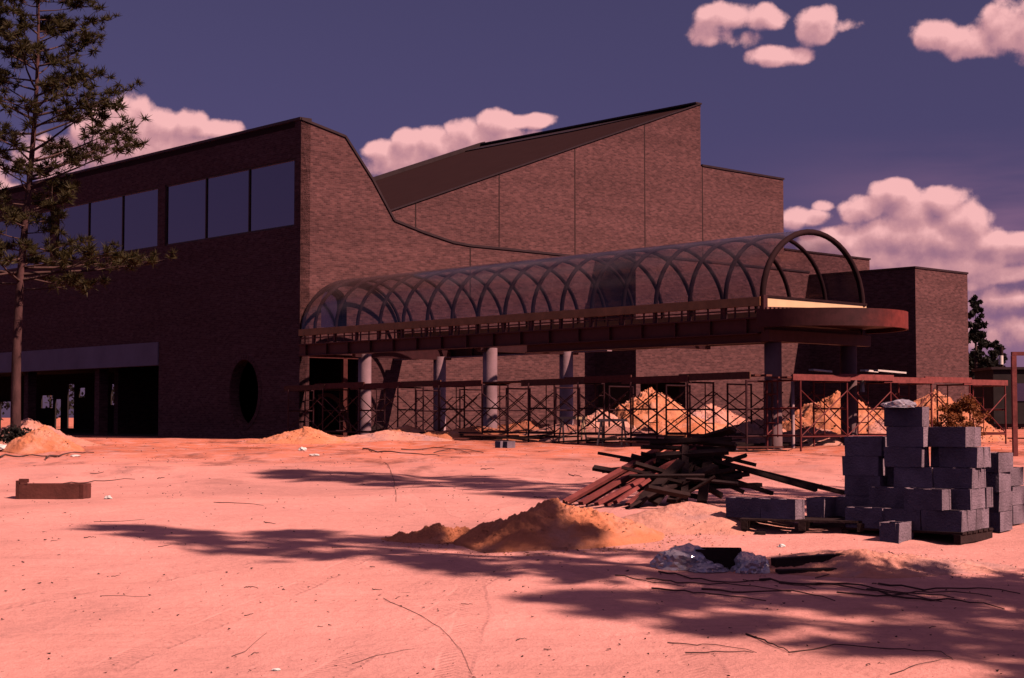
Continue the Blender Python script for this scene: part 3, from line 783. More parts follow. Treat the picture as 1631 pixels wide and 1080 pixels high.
# ------------------------------------------------------------------ heaps
def heap(name, cx, cy, rx, ry, H, rz, seed, mt, label, cat='heap', group=None, rough=.16, lump=1.0, base=-.06, sharp=1.3, mat_=None):
    n, mr = 150, 80; vs = []; c, s_ = math.cos(rz), math.sin(rz); z0 = gz(cx, cy); off = Vector((seed * 3.1, seed * 1.7, 0))
    for j in range(mr + 1):
        r = (j / mr)
        for i in range(n):
            a = 2 * math.pi * i / n
            x = r * math.cos(a); y = r * math.sin(a)
            wob = 1 + .22 * noise.noise(Vector((math.cos(a) * 1.3, math.sin(a) * 1.3, 0)) + off)
            X = x * rx * wob; Y = y * ry * wob
            wx, wy = cx + X * c - Y * s_, cy + X * s_ + Y * c
            h = H * max(0, 1 - r) ** sharp * (1 + .0)
            nz = noise.noise(Vector((X * 1.6 / lump, Y * 1.6 / lump, seed))) + .5 * noise.noise(Vector((X * 4 / lump, Y * 4 / lump, seed))) + .3 * noise.noise(Vector((X * 11 / lump, Y * 11 / lump, seed)))+ .22 * noise.noise(Vector((X * 24 / lump, Y * 24 / lump, seed))) + .12 * abs(noise.noise(Vector((X * 60 / lump, Y * 60 / lump, seed))))
            h += H * rough * 1.6 * nz * min(1, (1 - r) * 3.0)
            vs.append((wx, wy, gz(wx, wy) + h + (base if r > .97 else 0)))
    fs = []
    for j in range(mr):
        for i in range(n):
            a, b = j * n + i, j * n + (i + 1) % n; fs.append((a, b, b + n, a + n))
    o = MB().add(vs, fs, True).build(name, mt, org=(cx, cy, z0), recalc=True)
    rg = random.Random(seed); cm = MB()          # clods and crumbs lying on and round the heap: part of the heap
    for k in range(int(260 + 90 * rx)):
        a = rg.uniform(0, 6.283); rr = rg.random() ** .6 * 1.12; x, y = rr * math.cos(a), rr * math.sin(a); wx, wy = cx + (x * rx) * c - (y * ry) * s_, cy + (x * rx) * s_ + (y * ry) * c
        if rr < 1:
            hh = H * max(0, 1 - rr) ** sharp
        else: hh = 0
        q = rg.uniform(.25, 1) ** 2 * (.018 + .022 * H) * (1.3 if rx > 1.3 else .8); p0 = Vector((wx, wy, gz(wx, wy) + hh * 1.0))
        pv = [p0 + Vector((rg.uniform(-1, 1), rg.uniform(-1, 1), rg.uniform(-.6, 1))) * q for _ in range(5)]
        cm.add(pv, [(0, 1, 2), (0, 2, 3), (0, 3, 4), (0, 4, 1), (1, 2, 4), (2, 3, 4)])
    cl = cm.build('clods', mt, o, org=(cx, cy, z0)); cl['kind'] = 'stuff'
    return tag(o, label, cat, group)
def gp(px, py): return on_ground(px, py)
p = gp(880, 872); heap('sand_heap', p.x + .08, p.y + .35, 1.05, .75, .40, R(8), 1, M['pile'], 'orange sand heap in the foreground with a crumbled top, in front of the lumber pile', 'sand heap', rough=.15, lump=.6, sharp=.85)
p = gp(700, 866); heap('sand_heap', p.x, p.y + .3, .60, .40, .14, R(0), 2, M['pile'], 'small low spur of orange sand at the left foot of the foreground heap', 'sand heap', rough=.3, lump=.4)
p = gp(1110, 848); heap('sand_heap', p.x, p.y + .7, 1.15, 1.0, .24, R(0), 5, M['palepile'], 'low smooth pinkish mound between the lumber pile and the pallet of blocks', 'mound', rough=.10)
p = gp(1390, 905); heap('sand_heap', p.x, p.y + .2, 1.2, .7, .12, R(0), 8, M['palepile'], 'low rippled mound of dirt before the concrete blocks', 'mound', rough=.25, lump=.6)
p = gp(475, 706); heap('sand_heap', p.x + .1, p.y + .4, 1.9, 1.2, .46, R(0), 3, M['pile'], 'rough dirt heap by the dark corner of the building', 'dirt heap', rough=.16, lump=1.2)
p = gp(50, 720); heap('sand_heap', p.x + .15, p.y + .5, 1.0, 1.0, .62, R(0), 4, M['pile'], 'orange dirt heap banked against the foot of the tall pine', 'dirt heap', rough=.12, lump=1.2, sharp=.9)
p = gp(5, 715); heap('sand_heap', p.x - 1.2, p.y + 6, 2.2, 1.5, .85, R(0), 14, M['palepile'], 'pale dirt heap at the left edge behind the tall pine', 'dirt heap', rough=.12, lump=1.2)
def heap_s(px, s, l, rx, ry, H, seed, mt, label, rz=0, **k):
    q = F(s, l); heap('sand_heap', q.x, q.y, rx, ry, H, rz, seed, mt, label, 'dirt heap', **k)
def px_at(px, Y): d = ray(px, 665); return d.x / d.y * Y
for (px, Y, rx, ry, H, seed, mt, lb, sh) in [
    (1040, 61, 2.0, 1.7, 1.95, 21, 'pile', 'tallest rounded orange dirt heap, seen through the scaffold in the middle of the canopy', .5),
    (960, 58, 1.9, 1.5, 1.15, 22, 'palepile', 'dirt heap with rubble left of the tallest heap behind the scaffold', .9),
    (1135, 60, 2.6, 1.7, 1.35, 23, 'palepile', 'pinkish dirt heap right of the tallest heap, left of the front column', .8),
    (650, 54, 1.6, 1.2, .55, 24, 'pile', 'low dirt heap behind the scaffold between the first two columns', .8),
    (835, 56, 1.9, 1.4, .80, 25, 'pile', 'low orange dirt heap behind the scaffold right of the second near column', .8),
    (1335, 52, 3.0, 1.9, 1.65, 26, 'pile', 'large sunlit dirt heap behind the right front columns', .95),
    (1290, 47.5, 1.8, 1.0, .55, 27, 'palepile', 'pale rubble heap at the foot of the scaffold past the canopy end', .7),
    (1205, 49, 1.6, 1.1, .75, 28, 'palepile', 'small pale heap beside the left front column', .7),
    (620, 50.5, 2.2, .8, .32, 41, 'palepile', 'long low spoil ridge at the foot of the scaffold left of the second far column', .8),
    (760, 52.5, 2.6, 1.0, .50, 42, 'pile', 'low orange spoil ridge around the second near column', .8),
    (900, 53, 2.2, 1.0, .62, 43, 'palepile', 'low pale spoil heap right of the third column', .8),
    (985, 50.5, 2.4, .9, .50, 44, 'palepile', 'rubbly low heap before the tallest dirt heap', .8),
    (1090, 53, 2.4, 1.0, .85, 45, 'pile', 'orange spoil heap right in front of the tallest heap', .7),
    (1420, 51, 1.8, 1.0, .9, 46, 'palepile', 'pale heap left of the top of the block stack', .8),
    (1490, 55, 2.6, 1.6, 1.75, 29, 'pile', 'orange dirt heap behind the top of the concrete block stack', .9)]:
    heap('sand_heap', px_at(px, Y), Y, rx, ry, H, 0, seed, M[mt], lb, 'dirt heap', rough=.09, lump=1.0, sharp=sh)

# ------------------------------------------------------------------ lumber pile
rnd = random.Random(11)
LP = at_depth(1075, 760, 20.2); LP.z = gz(LP.x, LP.y)
GL = 'boards of the dark lumber pile'
def lp(px, py, Y): return at_depth(px, py, Y)
lum = [  # px,py,Y -> px,py,Y, w, h
    (905, 801, 19.6, 1010, 745, 20.4, .06, .04), (912, 796, 19.8, 1030, 740, 20.5, .06, .04), (935, 803, 19.5, 1025, 752, 20.3, .06, .035), (965, 804, 19.4, 1045, 750, 20.2, .06, .035), (1000, 803, 19.3, 1065, 755, 20.0, .07, .035),
    (955, 722, 21.0, 1100, 748, 20.2, .10, .04), (900, 800, 19.4, 1055, 712, 20.8, .08, .045), (925, 802, 19.3, 1085, 708, 20.8, .08, .045), (950, 803, 19.2, 1110, 715, 20.5, .08, .045),
    (980, 800, 19.3, 1120, 705, 20.6, .08, .045), (915, 792, 19.8, 1040, 745, 20.6, .08, .04), (960, 750, 20.6, 1120, 735, 20.3, .12, .04), (945, 745, 20.5, 1060, 765, 20.2, .10, .04),
    (1035, 706, 20.4, 1165, 700, 20.4, .10, .05), (1022, 712, 20.3, 1170, 716, 20.6, .09, .04), (1045, 726, 20.2, 1160, 719, 20.2, .10, .05), (1060, 698, 20.7, 1172, 709, 20.2, .08, .05),
    (1100, 704, 20.9, 1168, 684, 20.3, .12, .04), (1095, 722, 20.2, 1300, 780, 20.6, .09, .05), (1140, 735, 20.4, 1345, 785, 21.0, .09, .05),
    (1070, 800, 19.7, 1110, 715, 20.5, .14, .05), (1088, 802, 19.7, 1090, 712, 20.3, .10, .08), (1118, 800, 19.8, 1130, 715, 20.4, .12, .06), (1040, 800, 19.6, 1100, 730, 20.3, .14, .04),
    (1010, 806, 19.3, 1085, 735, 20.0, .12, .04), (1020, 795, 19.5, 1140, 742, 20.1, .12, .04), (1150, 790, 20.0, 1060, 740, 20.3, .12, .05), (1185, 784, 20.2, 1080, 738, 20.4, .12, .05), (1230, 786, 20.3, 1105, 745, 20.2, .12, .05),
    (1000, 812, 19.0, 1060, 775, 19.6, .09, .03), (985, 775, 19.9, 1150, 750, 20.1, .15, .05), (1000, 765, 20.3, 1180, 760, 20.5, .15, .05), (1030, 780, 20.0, 1210, 772, 20.5, .15, .05), (1050, 755, 20.3, 1200, 775, 20.2, .14, .05), (1075, 770, 20.0, 1190, 755, 20.4, .13, .05), (1015, 745, 20.4, 1130, 760, 20.2, .13, .05), (1045, 735, 20.5, 1170, 748, 20.4, .13, .05), (1030, 728, 20.6, 1150, 732, 20.4, .13, .05)]
lr = random.Random(77)
for k in range(26):
    cx_, cy_ = lr.uniform(1030, 1160), lr.uniform(722, 785); an = lr.choice([lr.uniform(-.25, .35), lr.uniform(-1.0, -.3), lr.uniform(.1, .5)]); L = lr.uniform(24, 62); Yc = 20.3 + lr.uniform(-.6, .6) - (cy_ - 740) * .012
    lum.append((cx_ - L * math.cos(an), cy_ - L * math.sin(an) * .7, Yc + lr.uniform(-.3, .3), cx_ + L * math.cos(an), min(800, cy_ + L * math.sin(an) * .7), Yc, lr.uniform(.04, .11), lr.uniform(.025, .05)))
for i, (a, b, Ya, c_, d_, Yb, w, h) in enumerate(lum):
    A, Bb = lp(a, b, Ya), lp(c_, d_, Yb)
    for P_ in (A, Bb): P_.z = max(P_.z, gz(P_.x, P_.y) + .02)
    i -= 5
    lab = 'dark weathered board in the tangled lumber pile'; grp = GL; mt = M['oldwood']
    if i < 0 or i in (1, 2, 3, 4, 5): lab = 'rusty reddish board leaning out of the left side of the lumber pile'; grp = 'reddish boards leaning left'; mt = M['rustwood']
    if i == 12: lab = 'board sticking up at the top right of the lumber pile'; grp = None
    if i == 0: lab = 'thin board jutting left from the lumber pile above the reddish boards'; grp = None
    if i == 13: lab = 'long thin board sloping right from the lumber pile towards the pallet, nearer one of two'; grp = None
    if i == 14: lab = 'long thin board sloping right from the lumber pile, farther one of two'; grp = None
    board('lumber_board', A, Bb, w, h, mt, lab, 'board', grp, roll=rnd.uniform(-.5, .5))

# ------------------------------------------------------------------ concrete blocks and pallets
def block_mesh():
    m = MB(); L, W, H, t = .395, .195, .195, .032
    # hollow block: outer shell with two cells
    def shell(z0, z1):
        m.bx(-L / 2, L / 2, -W / 2, -W / 2 + t, z0, z1); m.bx(-L / 2, L / 2, W / 2 - t, W / 2, z0, z1)
        for x in (-L / 2, -t / 2, L / 2 - t): m.bx(x, x + t, -W / 2 + t, W / 2 - t, z0, z1)
    shell(0, H); return m
bproto = block_mesh().build('concrete_block', M['block'], org=(0, 0, 0)); BM = bproto.data; bpy.data.objects.remove(bproto)
bv = .004
def chip(me, seed):
    r = random.Random(seed)
    for v in me.vertices: v.co += Vector((r.uniform(-bv, bv), r.uniform(-bv, bv), r.uniform(-bv, bv)))
variants = []
for k in range(4):
    c_ = BM.copy(); chip(c_, k); variants.append(c_)
e1 = Vector((.8, -.6, 0)); e2 = Vector((.6, .8, 0)); A1 = math.atan2(e1.y, e1.x); A2 = math.atan2(e2.y, e2.x)
brnd = random.Random(5)
def block(corner, z, axis, label, group, j=0.0):
    """corner: the near vertical edge where the dark and the bright face meet; block extends -e1 and +e2"""
    if axis == 1: c_ = corner - e1 * .2 + e2 * .1; a = A1
    else: c_ = corner - e1 * .1 + e2 * .2; a = A2
    o = bpy.data.objects.new('concrete_block', variants[brnd.randrange(4)]); col.objects.link(o)
    o.location = (c_.x + brnd.uniform(-.014, .014), c_.y + brnd.uniform(-.014, .014), z); o.rotation_euler = (0, 0, a + brnd.uniform(-.055, .055) + j)
    tag(o, label, 'concrete block', group); return o
def pallet(c_, L, W, a, z, label):
    e = empty('pallet', (c_.x, c_.y, z), label, 'pallet', rz=0)
    ca = Vector((math.cos(a), math.sin(a), 0)); cb = Vector((-ca.y, ca.x, 0)); P0 = Vector((c_.x, c_.y, z))
    for k in range(6): y = -W / 2 + (k + .5) * W / 6; MB().beam(P0 + ca * (-L / 2) + cb * y + Vector((0, 0, .115)), P0 + ca * (L / 2) + cb * y + Vector((0, 0, .115)), W / 6 * .8, .02).build('slat', M['oldwood'], e)
    for x in (-L / 2 + .05, 0, L / 2 - .05): MB().beam(P0 + ca * x + cb * (-W / 2) + Vector((0, 0, .06)), P0 + ca * x + cb * (W / 2) + Vector((0, 0, .06)), .07, .085).build('stringer', M['oldwood'], e)
    return e
GB = 'grey concrete blocks of the big stack'
K = at_depth(1530, 848, gp(1530, 869).y); zK = K.z; HB = .2
col_names = ['right end', 'second from the right end', 'third from the right end', 'left end']
row_names = ['front row', 'second row', 'third row', 'back row']
cn = ['bottom course', 'second course', 'third course', 'fourth course', 'fifth course', 'topmost course']
layout = {
    0: [(i, j, 0, 0) for j in range(4) for i in range(3)],
    1: [(.42, 0.0, .0, 0), (0, 1.4, 0, 0), (1, 1.4, 0, 0), (0, 2.4, 0, 0), (1, 2.4, 0, 0), (0, 3.4, 0, 0), (1.55, .9, 0, 0)],
    2: [(0, 1.7, 0, 0), (1, 1.7, 0, 0), (0, 2.7, 0, 0), (1, 2.7, 0, 0), (2, 2.7, 0, 0)],
    3: [(0, 2.2, 0, 0), (1.25, 1.6, 0, 0), (0, 3.2, 0, 0), (.7, 2.6, 1, 0)],
    4: [(1.22, 1.6, 0, 0), (.22, 2.1, 0, 0), (.22, 3.1, 0, 0)],
    5: [(1.25, 1.65, 0, 0)]}
for c_, cells in layout.items():
    for n_, (i, j, ax, _) in enumerate(sorted(cells, key=lambda q: (q[1], q[0]))):
        pos = K - e1 * (.4 * i) + e2 * (.2 * j)
        lbl = 'grey block of the big stack, %s, %s, %s' % (cn[c_], ('front row' if j < .6 else 'second row' if j < 1.5 else 'third row' if j < 2.5 else 'back row'), ('right end' if i < .5 else 'middle' if i < 1.3 else 'left end'))
        if c_ == 5: lbl = 'grey block alone on the very top of the big stack'
        elif c_ == 4 and i > 1: lbl = 'grey block directly beneath the topmost block of the big stack'
        elif (c_, i) == (1, .42): lbl = 'loose grey block with a sunlit end, set on the front of the bottom course'
        block(pos, zK + HB * c_, 2 if ax else 1, lbl, GB)
pallet(K - e1 * .6 + e2 * .4, 1.25, .85, A1, zK - .126, 'dark timber pallet under the big stack of grey blocks')
# tall square stack on the left side of the pile
K2 = at_depth(1402, 790, gp(1530, 869).y + .9)
for c_ in range(-1, 3):
    for (a, b) in ((0, 0), (0, 1)):
        q = K2 + e2 * (.2 * b)
        block(q, K2.z + HB * c_, 1, 'grey block in the square left hand stack, %s, %s' % (['lowest course', 'second course', 'third course', 'top course'][c_ + 1], 'front' if b == 0 else 'rear'), 'blocks of the square left hand stack')
# row on the left pallet
D3 = gp(1268, 851).y; K3 = at_depth(1268, 828, D3); zp = K3.z
for i in range(2): block(K3 - e1 * (.4 * i), zp, 1, 'grey block at the left end of the low row on the pallet, ' + ('nearer half' if i == 0 else 'far left half'), 'blocks in a low row on the left pallet')
K4 = at_depth(1313, 826, D3 + .3); block(Vector((K4.x, K4.y, 0)), zp, 2, 'grey block in the middle of the low row, pale long side in the sun', 'blocks in a low row on the left pallet')
K5 = at_depth(1351, 826, D3 + .45); block(Vector((K5.x, K5.y, 0)), zp, 2, 'grey block at the right end of the low row, pale long side in the sun', 'blocks in a low row on the left pallet', j=-.15)
block(Vector((K5.x, K5.y, 0)) + e2 * .42, zp, 2, 'grey block behind the right end of the low row', 'blocks in a low row on the left pallet', j=-.1)
pallet(K3 - e1 * .15 + e2 * .30 + Vector((.1, 0, 0)), 1.25, .75, A1 + .35, zp - .125, 'dark timber pallet under the low row of blocks')
for dx in (-.35, .4):
    q = K3 + Vector((dx, .35, 0)); board('timber_skid', q + Vector((0, -.3, zp - .16 - K3.z)), q + Vector((.12, .4, zp - .16 - K3.z)), .10, .07, M['oldwood'], 'timber skid under the pallet of the low block row, ' + ('left' if dx < 0 else 'right') + ' one', 'timber')
K6 = gp(1432, 868); o = block(Vector((K6.x, K6.y, 0)), K6.z, 2, 'single grey block on the ground in front of the big stack, pale side facing right', None)
if 'group' in o: del o['group']
# more blocks to the right, in shade
for k, (px, py, Y, n_) in enumerate([(1592, 830, gp(1530, 869).y + 1.0, 3), (1612, 800, gp(1530, 869).y + 1.7, 2)]):
    q = at_depth(px, py, Y); q.z = gz(q.x, q.y) + .02
    for c_ in range(n_ + 1): block(Vector((q.x, q.y, 0)), q.z + HB * c_, 2, 'shaded grey block behind the big stack, %s pile, %s from its foot' % (['nearer', 'farther'][k], ord_(c_)), 'shaded blocks at the right end')
def crumple(name, c_, rx, ry, rz_, mt, seed, label, cat, sub=4, amp=.35):
    bm = bmesh.new(); bmesh.ops.create_icosphere(bm, subdivisions=sub, radius=1)
    for v in bm.verts:
        d = v.co.copy(); k = 1 + amp * (noise.noise(d * 1.6 + Vector((seed, 0, 0))) + .7 * abs(noise.noise(d * 4 + Vector((0, seed, 0)))) + .3 * abs(noise.noise(d * 10 + Vector((0, seed, 0)))))
        v.co = Vector((d.x * rx * k, d.y * ry * k, max(-.15, d.z) * rz_ * k))
    me = bpy.data.meshes.new(name); bm.to_mesh(me); bm.free(); me.materials.append(mt)
    o = bpy.data.objects.new(name, me); col.objects.link(o); o.location = c_; return tag(o, label, cat)
topc = K - e1 * (.4 * 1.25 + .15) + e2 * (.2 * 1.65 + .1)
crumple('crumpled_sheet', (topc.x - .12, topc.y, zK + 1.2), .17, .13, .06, M['plastic'], 3, 'crumpled pale sheet draped on top of the big block stack', 'sheet')
p = gp(1092, 906); crumple('plastic_bag', (p.x, p.y + .05, p.z + .02), .23, .18, .15, M['plastic'], 7, 'crumpled clear plastic bag on the sand, left of the dark box', 'plastic bag')
p = gp(1198, 912); crumple('plastic_bag', (p.x, p.y + .05, p.z + .02), .15, .14, .13, M['plastic'], 9, 'bluish clear plastic bag on the sand, right of the dark box', 'plastic bag')
p = gp(1128, 912); crumple('plastic_sheet', (p.x, p.y, p.z + .01), .16, .10, .05, M['plastic'], 12, 'flattened clear plastic sheet trailing under the dark box', 'plastic sheet')
# dark open box
p = gp(1146, 908)
bxr = empty('dark_box', (p.x, p.y + .1, p.z), 'dark open timber box lying between two plastic bags', 'box')
q = Vector((p.x, p.y + .1, p.z)); ca = Vector((math.cos(.12), -math.sin(.12), 0)); cb = Vector((ca.y * -1, ca.x, 0))
for k, (a, b, w, h) in enumerate([(q - ca * .19 - cb * .1, q + ca * .19 - cb * .1, .02, .17), (q - ca * .19 + cb * .12, q + ca * .19 + cb * .12, .02, .17), (q - ca * .19 - cb * .08, q - ca * .19 + cb * .11, .02, .17), (q + ca * .19 - cb * .08, q + ca * .19 + cb * .11, .02, .17)]):
    MB().beam(a + Vector((0, 0, .085)), b + Vector((0, 0, .085)), w, h).build('side_board', M['oldwood'], bxr)
MB().beam(q - ca * .17 + Vector((0, 0, .02)), q + ca * .17 + Vector((0, 0, .02)), .2, .02).build('bottom_board', M['oldwood'], bxr)
a, b = gp(1232, 908), gp(1342, 901); board('dark_timber', a + Vector((0, 0, .05)), b + Vector((0, 0, .05)), .10, .09, M['oldwood'], 'dark heavy timber lying on the sand in front of the block pallet', 'timber')
a, b = gp(1238, 915), gp(1330, 912); board('dark_timber', a + Vector((0, 0, .015)), b + Vector((0, 0, .015)), .12, .03, M['oldwood'], 'thin dark board in front of the heavy timber', 'timber')
# litter
for k, (px, py, r_, lb) in enumerate([(172, 795, .05, 'white crumpled paper on the sand right of the brown form at the left'), (1036, 852, .035, 'white paper scrap at the right foot of the foreground sand heap'), (1022, 848, .03, 'pale scrap of paper on the right flank of the foreground heap'), (1245, 872, .03, 'small pale scrap in front of the block pallet'),
        (482, 718, .10, 'white scrap on the dirt heap slope near the building corner'), (500, 727, .12, 'flat white scrap below the dirt heap near the building corner'), (440, 1070, .025, 'tiny white scrap at the bottom edge of the picture'), (4, 718, .28, 'white bucket sized scrap at the left edge by the pine'), (120, 728, .10, 'pale flat scrap in front of the pine'), (1150, 756, .04, 'pale scrap on the ground behind the lumber pile')]):
    p = gp(px, py); crumple('paper_scrap', (p.x, p.y, p.z + r_ * .2), r_, r_ * .8, r_ * (.7 if k < 5 else .35), M['paper'], 20 + k, lb, 'litter', sub=3)
# brown form at left
a, b = gp(30, 796), gp(128, 795)
fo = empty('form_trough', a, 'brown open timber form lying on the sand at the left edge', 'timber form')
up = Vector((0, 0, 1)); w_ = (b - a)
MB().beam(a + up * .10, b + up * .10, .03, .20).build('side_board', M['redwood'], fo)
MB().beam(a + up * .10 + Vector((0, .35, 0)), b + up * .10 + Vector((0, .35, 0)), .03, .20).build('side_board', M['redwood'], fo)
MB().beam(a + up * .13 + Vector((-.02, -.02, 0)), a + up * .13 + Vector((-.02, .37, 0)), .04, .24).build('end_board', M['redwood'], fo)
MB().beam(b + up * .10 + Vector((.02, -.02, 0)), b + up * .10 + Vector((.02, .37, 0)), .05, .20).build('end_board', M['redwood'], fo)
MB().beam(a + up * .25 + Vector((.0, .0, 0)), a + up * .25 + Vector((.13, .0, 0)), .03, .05).build('cleat', M['redwood'], fo)

# ------------------------------------------------------------------ twigs and roots
def twig(pts, r, label, group='thin twigs lying on the sand', nm='twig', mt=None, cat='twig', arch=.0):
    P = [gp(x, y) + Vector((0, 0, r * .7)) for x, y in pts]; Q = []
    for a, b in zip(P, P[1:]):
        for k in range(4): 
            c_ = a.lerp(b, k / 4); c_ += Vector((rnd.uniform(-1, 1), rnd.uniform(-1, 1), 0)) * r * 1.6; c_.z = gz(c_.x, c_.y) + r * .8 + rnd.random() * r * 2; Q.append(c_)
    Q.append(P[-1]); n = len(Q)
    o = MB().tube(Q, [r * (1 - .6 * i / n) for i in range(n)], 5).build(nm, mt or M['limb'], org=Q[0]); return tag(o, label, cat, group)
T = [([(1190, 1013), (1225, 1027), (1258, 1041)], .012, 'thick dark stick near the bottom right of the sand'),
     ([(1258, 1041), (1330, 1031), (1420, 1036), (1500, 1040), (1518, 1052)], .008, 'long thin twig curving right from the thick dark stick'),
     ([(1062, 1026), (1100, 1030), (1140, 1028), (1205, 1042)], .007, 'forked twig left of the thick dark stick'),
     ([(1092, 1044), (1140, 1042), (1200, 1040)], .009, 'short straight twig below the forked twig'),
     ([(1420, 1076), (1460, 1062), (1515, 1050)], .006, 'twig curving down at the bottom right edge'),
     ([(610, 955), (660, 976), (700, 1000), (735, 1036), (752, 1078)], .004, 'long curved root thread in the middle foreground'),
     ([(606, 728), (618, 742), (628, 770), (631, 800)], .010, 'curved root thread running towards the camera in front of the scaffold'),
     ([(578, 716), (610, 722), (670, 727), (700, 727)], .035, 'long dark branch on the sand in front of the second column'),
     ([(640, 718), (690, 715), (770, 722)], .03, 'dark branch crossing behind the long dark branch'),
     ([(690, 722), (720, 716), (750, 724)], .02, 'short crooked branch on the branch heap'),
     ([(1040, 940), (1090, 946), (1150, 952), (1220, 958)], .014, 'dark root running right below the plastic bags'),
     ([(1030, 925), (1080, 930), (1180, 935), (1260, 945)], .012, 'dark thin root just below the dark box'),
     ([(1240, 930), (1330, 935), (1420, 950), (1500, 960)], .014, 'dark root in the shade at the right'),
     ([(370, 1048), (390, 1040), (425, 1010)], .004, 'fine twig in the lower left of the sand'),
     ([(160, 950), (235, 951)], .004, 'fine straight twig at the left of the sand'),
     ([(340, 801), (390, 803), (420, 806)], .010, 'small dark twig in front of the window wall'),
     ([(150, 832), (230, 829)], .006, 'thin twig at the tip of the long tree shadow'),
     ([(560, 1060), (600, 1045), (660, 1035)], .004, 'fine pale twig at the bottom middle'),
     ([(70, 733), (110, 725), (150, 722)], .04, 'dark branch on the ground right of the pine'),
     ([(0, 731), (40, 727), (90, 729)], .04, 'pale root running left from the pine foot'),
     ([(100, 772), (150, 768), (215, 764)], .02, 'dark branch behind the brown form')]
for pts, r, lb in T: twig(pts, r * .55, lb)
for pts, rr_ in [([(1050, 912), (1100, 925), (1170, 931), (1230, 928), (1300, 940)], .016), ([(1120, 940), (1180, 948), (1260, 946), (1330, 958)], .018), ([(1210, 925), (1280, 934), (1350, 932), (1440, 948), (1520, 955)], .020), ([(1380, 940), (1440, 958), (1530, 962), (1600, 972)], .020), ([(1330, 948), (1420, 952), (1500, 946), (1580, 952)], .016), ([(1400, 932), (1470, 942), (1560, 940), (1625, 948)], .018), ([(980, 918), (1040, 930), (1090, 936)], .012), ([(1300, 925), (1330, 915), (1390, 920)], .012)]:
    twig(pts, rr_ * .45, 'dark tangled root in the shade before the block stack', 'dark roots in the shade before the blocks', nm='root', cat='root')
for k in range(34):
    x, y = rnd.uniform(20, 1600), rnd.uniform(830, 1070) if k % 2 else rnd.uniform(720, 860)
    a = rnd.uniform(-.5, .5); L = rnd.uniform(6, 22)
    twig([(x, y), (x + L * .5, y + L * .2 * a), (x + L, y + L * .4 * a)], rnd.uniform(.0025, .005) * (1 if y > 850 else 2), 'small twig scattered on the pink sand', 'small scattered twigs')
# loose grit and litter too small to count
m = MB(); m2c = MB(); r2 = random.Random(3)
for k in range(4200):
    y = 8.2 + 46 * r2.random() ** 1.5; x = r2.uniform(-.36, .36) * y
    if noise.noise((x * .6, y * .6, 5)) < .02 and k % 4: continue
    z = gz(x, y); s_ = r2.uniform(.004, .014) * (1 + y * .03)
    v = [Vector((r2.uniform(-1, 1), r2.uniform(-1, 1), r2.uniform(0, .9))) * s_ + Vector((x, y, z)) for _ in range(4)]
    m.add(v, [(0, 1, 2), (0, 2, 3), (0, 3, 1), (1, 3, 2)])
hp = gp(880, 872)
for k in range(900):
    a = r2.uniform(0, 6.283); q_ = r2.gauss(1.0, .22); x = hp.x + .05 + 1.25 * q_ * math.cos(a); y = hp.y + .35 + .95 * q_ * math.sin(a); z = gz(x, y); s_ = r2.uniform(.004, .018)
    v = [Vector((r2.uniform(-1, 1), r2.uniform(-1, 1), r2.uniform(0, .9))) * s_ + Vector((x, y, z)) for _ in range(4)]
    m2c.add(v, [(0, 1, 2), (0, 2, 3), (0, 3, 1), (1, 3, 2)])
tag(m2c.build('sand_clods', M['pile']), kind='stuff')
tag(m.build('grit_and_litter', M['oldwood']), kind='stuff')

# ------------------------------------------------------------------ boards, sawhorses and bits under the scaffold
rnd = random.Random(9)
for k in range(34):
    s = rnd.uniform(5, 23); l = rnd.uniform(-1.8, 2.2); a = rnd.uniform(-.35, .35) + (math.pi if rnd.random() < .5 else 0); L = rnd.uniform(1.2, 3.2)
    p = F(s, l); dr = Vector((math.cos(a), math.sin(a) * .8, 0)); z = gz(p.x, p.y) + .03 + rnd.random() * .18
    board('ground_board', p - dr * L / 2 + Vector((0, 0, z)), p + dr * L / 2 + Vector((0, 0, z + rnd.uniform(-.0, .12))), .16, .045, M[('oldwood', 'redwood', 'oldwood')[k % 3]], 'dark board lying on the ground beneath the canopy scaffold', 'board', 'boards strewn beneath the canopy scaffold')
def sawhorse(px, Y, label, rz):
    p = Vector((px_at(px, Y), Y, 0)); p.z = gz(p.x, p.y); e = empty('sawhorse', p, label, 'sawhorse', 'timber sawhorses', rz=rz)
    MB().bx(-.45, .45, -.05, .05, .72, .80).build('top_rail', M['newwood'], e, org=(0, 0, 0))
    for x in (-.38, .38):
        for y in (-1, 1): MB().beam((x, y * .25, 0), (x * .9, y * .03, .75), .07, .035).build('leg', M['newwood'], e, org=(0, 0, 0))
sawhorse(912, 49, 'pale timber sawhorse left of the tallest dirt heap', .3); sawhorse(975, 47, 'pale timber sawhorse in front of the tallest dirt heap', -.4)
for k, (px, py, Y) in enumerate([(797, 717, 45), (808, 717, 45), (1165, 716, 44)]):
    q = at_depth(px, py, Y); q.z = gz(q.x, q.y); o = block(Vector((q.x, q.y, 0)), q.z, 2, ['pale block on the ground by the second near column, left of a pair', 'pale block on the ground, right of the same pair', 'block on the ground under the canopy left of the front column'][k], None)
    if 'group' in o: del o['group']
p = F(22.6, .95); tag(MB().tube([p + Vector((0, 0, 0)), p + Vector((0, 0, 2.05))], .05, 10).build('pale_post', M['concrete'], org=p), 'slim pale upright post right of the front column', 'post')
p = F(21.9, 1.25); board('pale_sheet', p + Vector((0, 0, 2.0)), p + Vector((0, 0, 2.5)), .2, .03, M['white'], 'white board standing on the walk boards right of the front column', 'board')
p = F(22.9, 3.9)
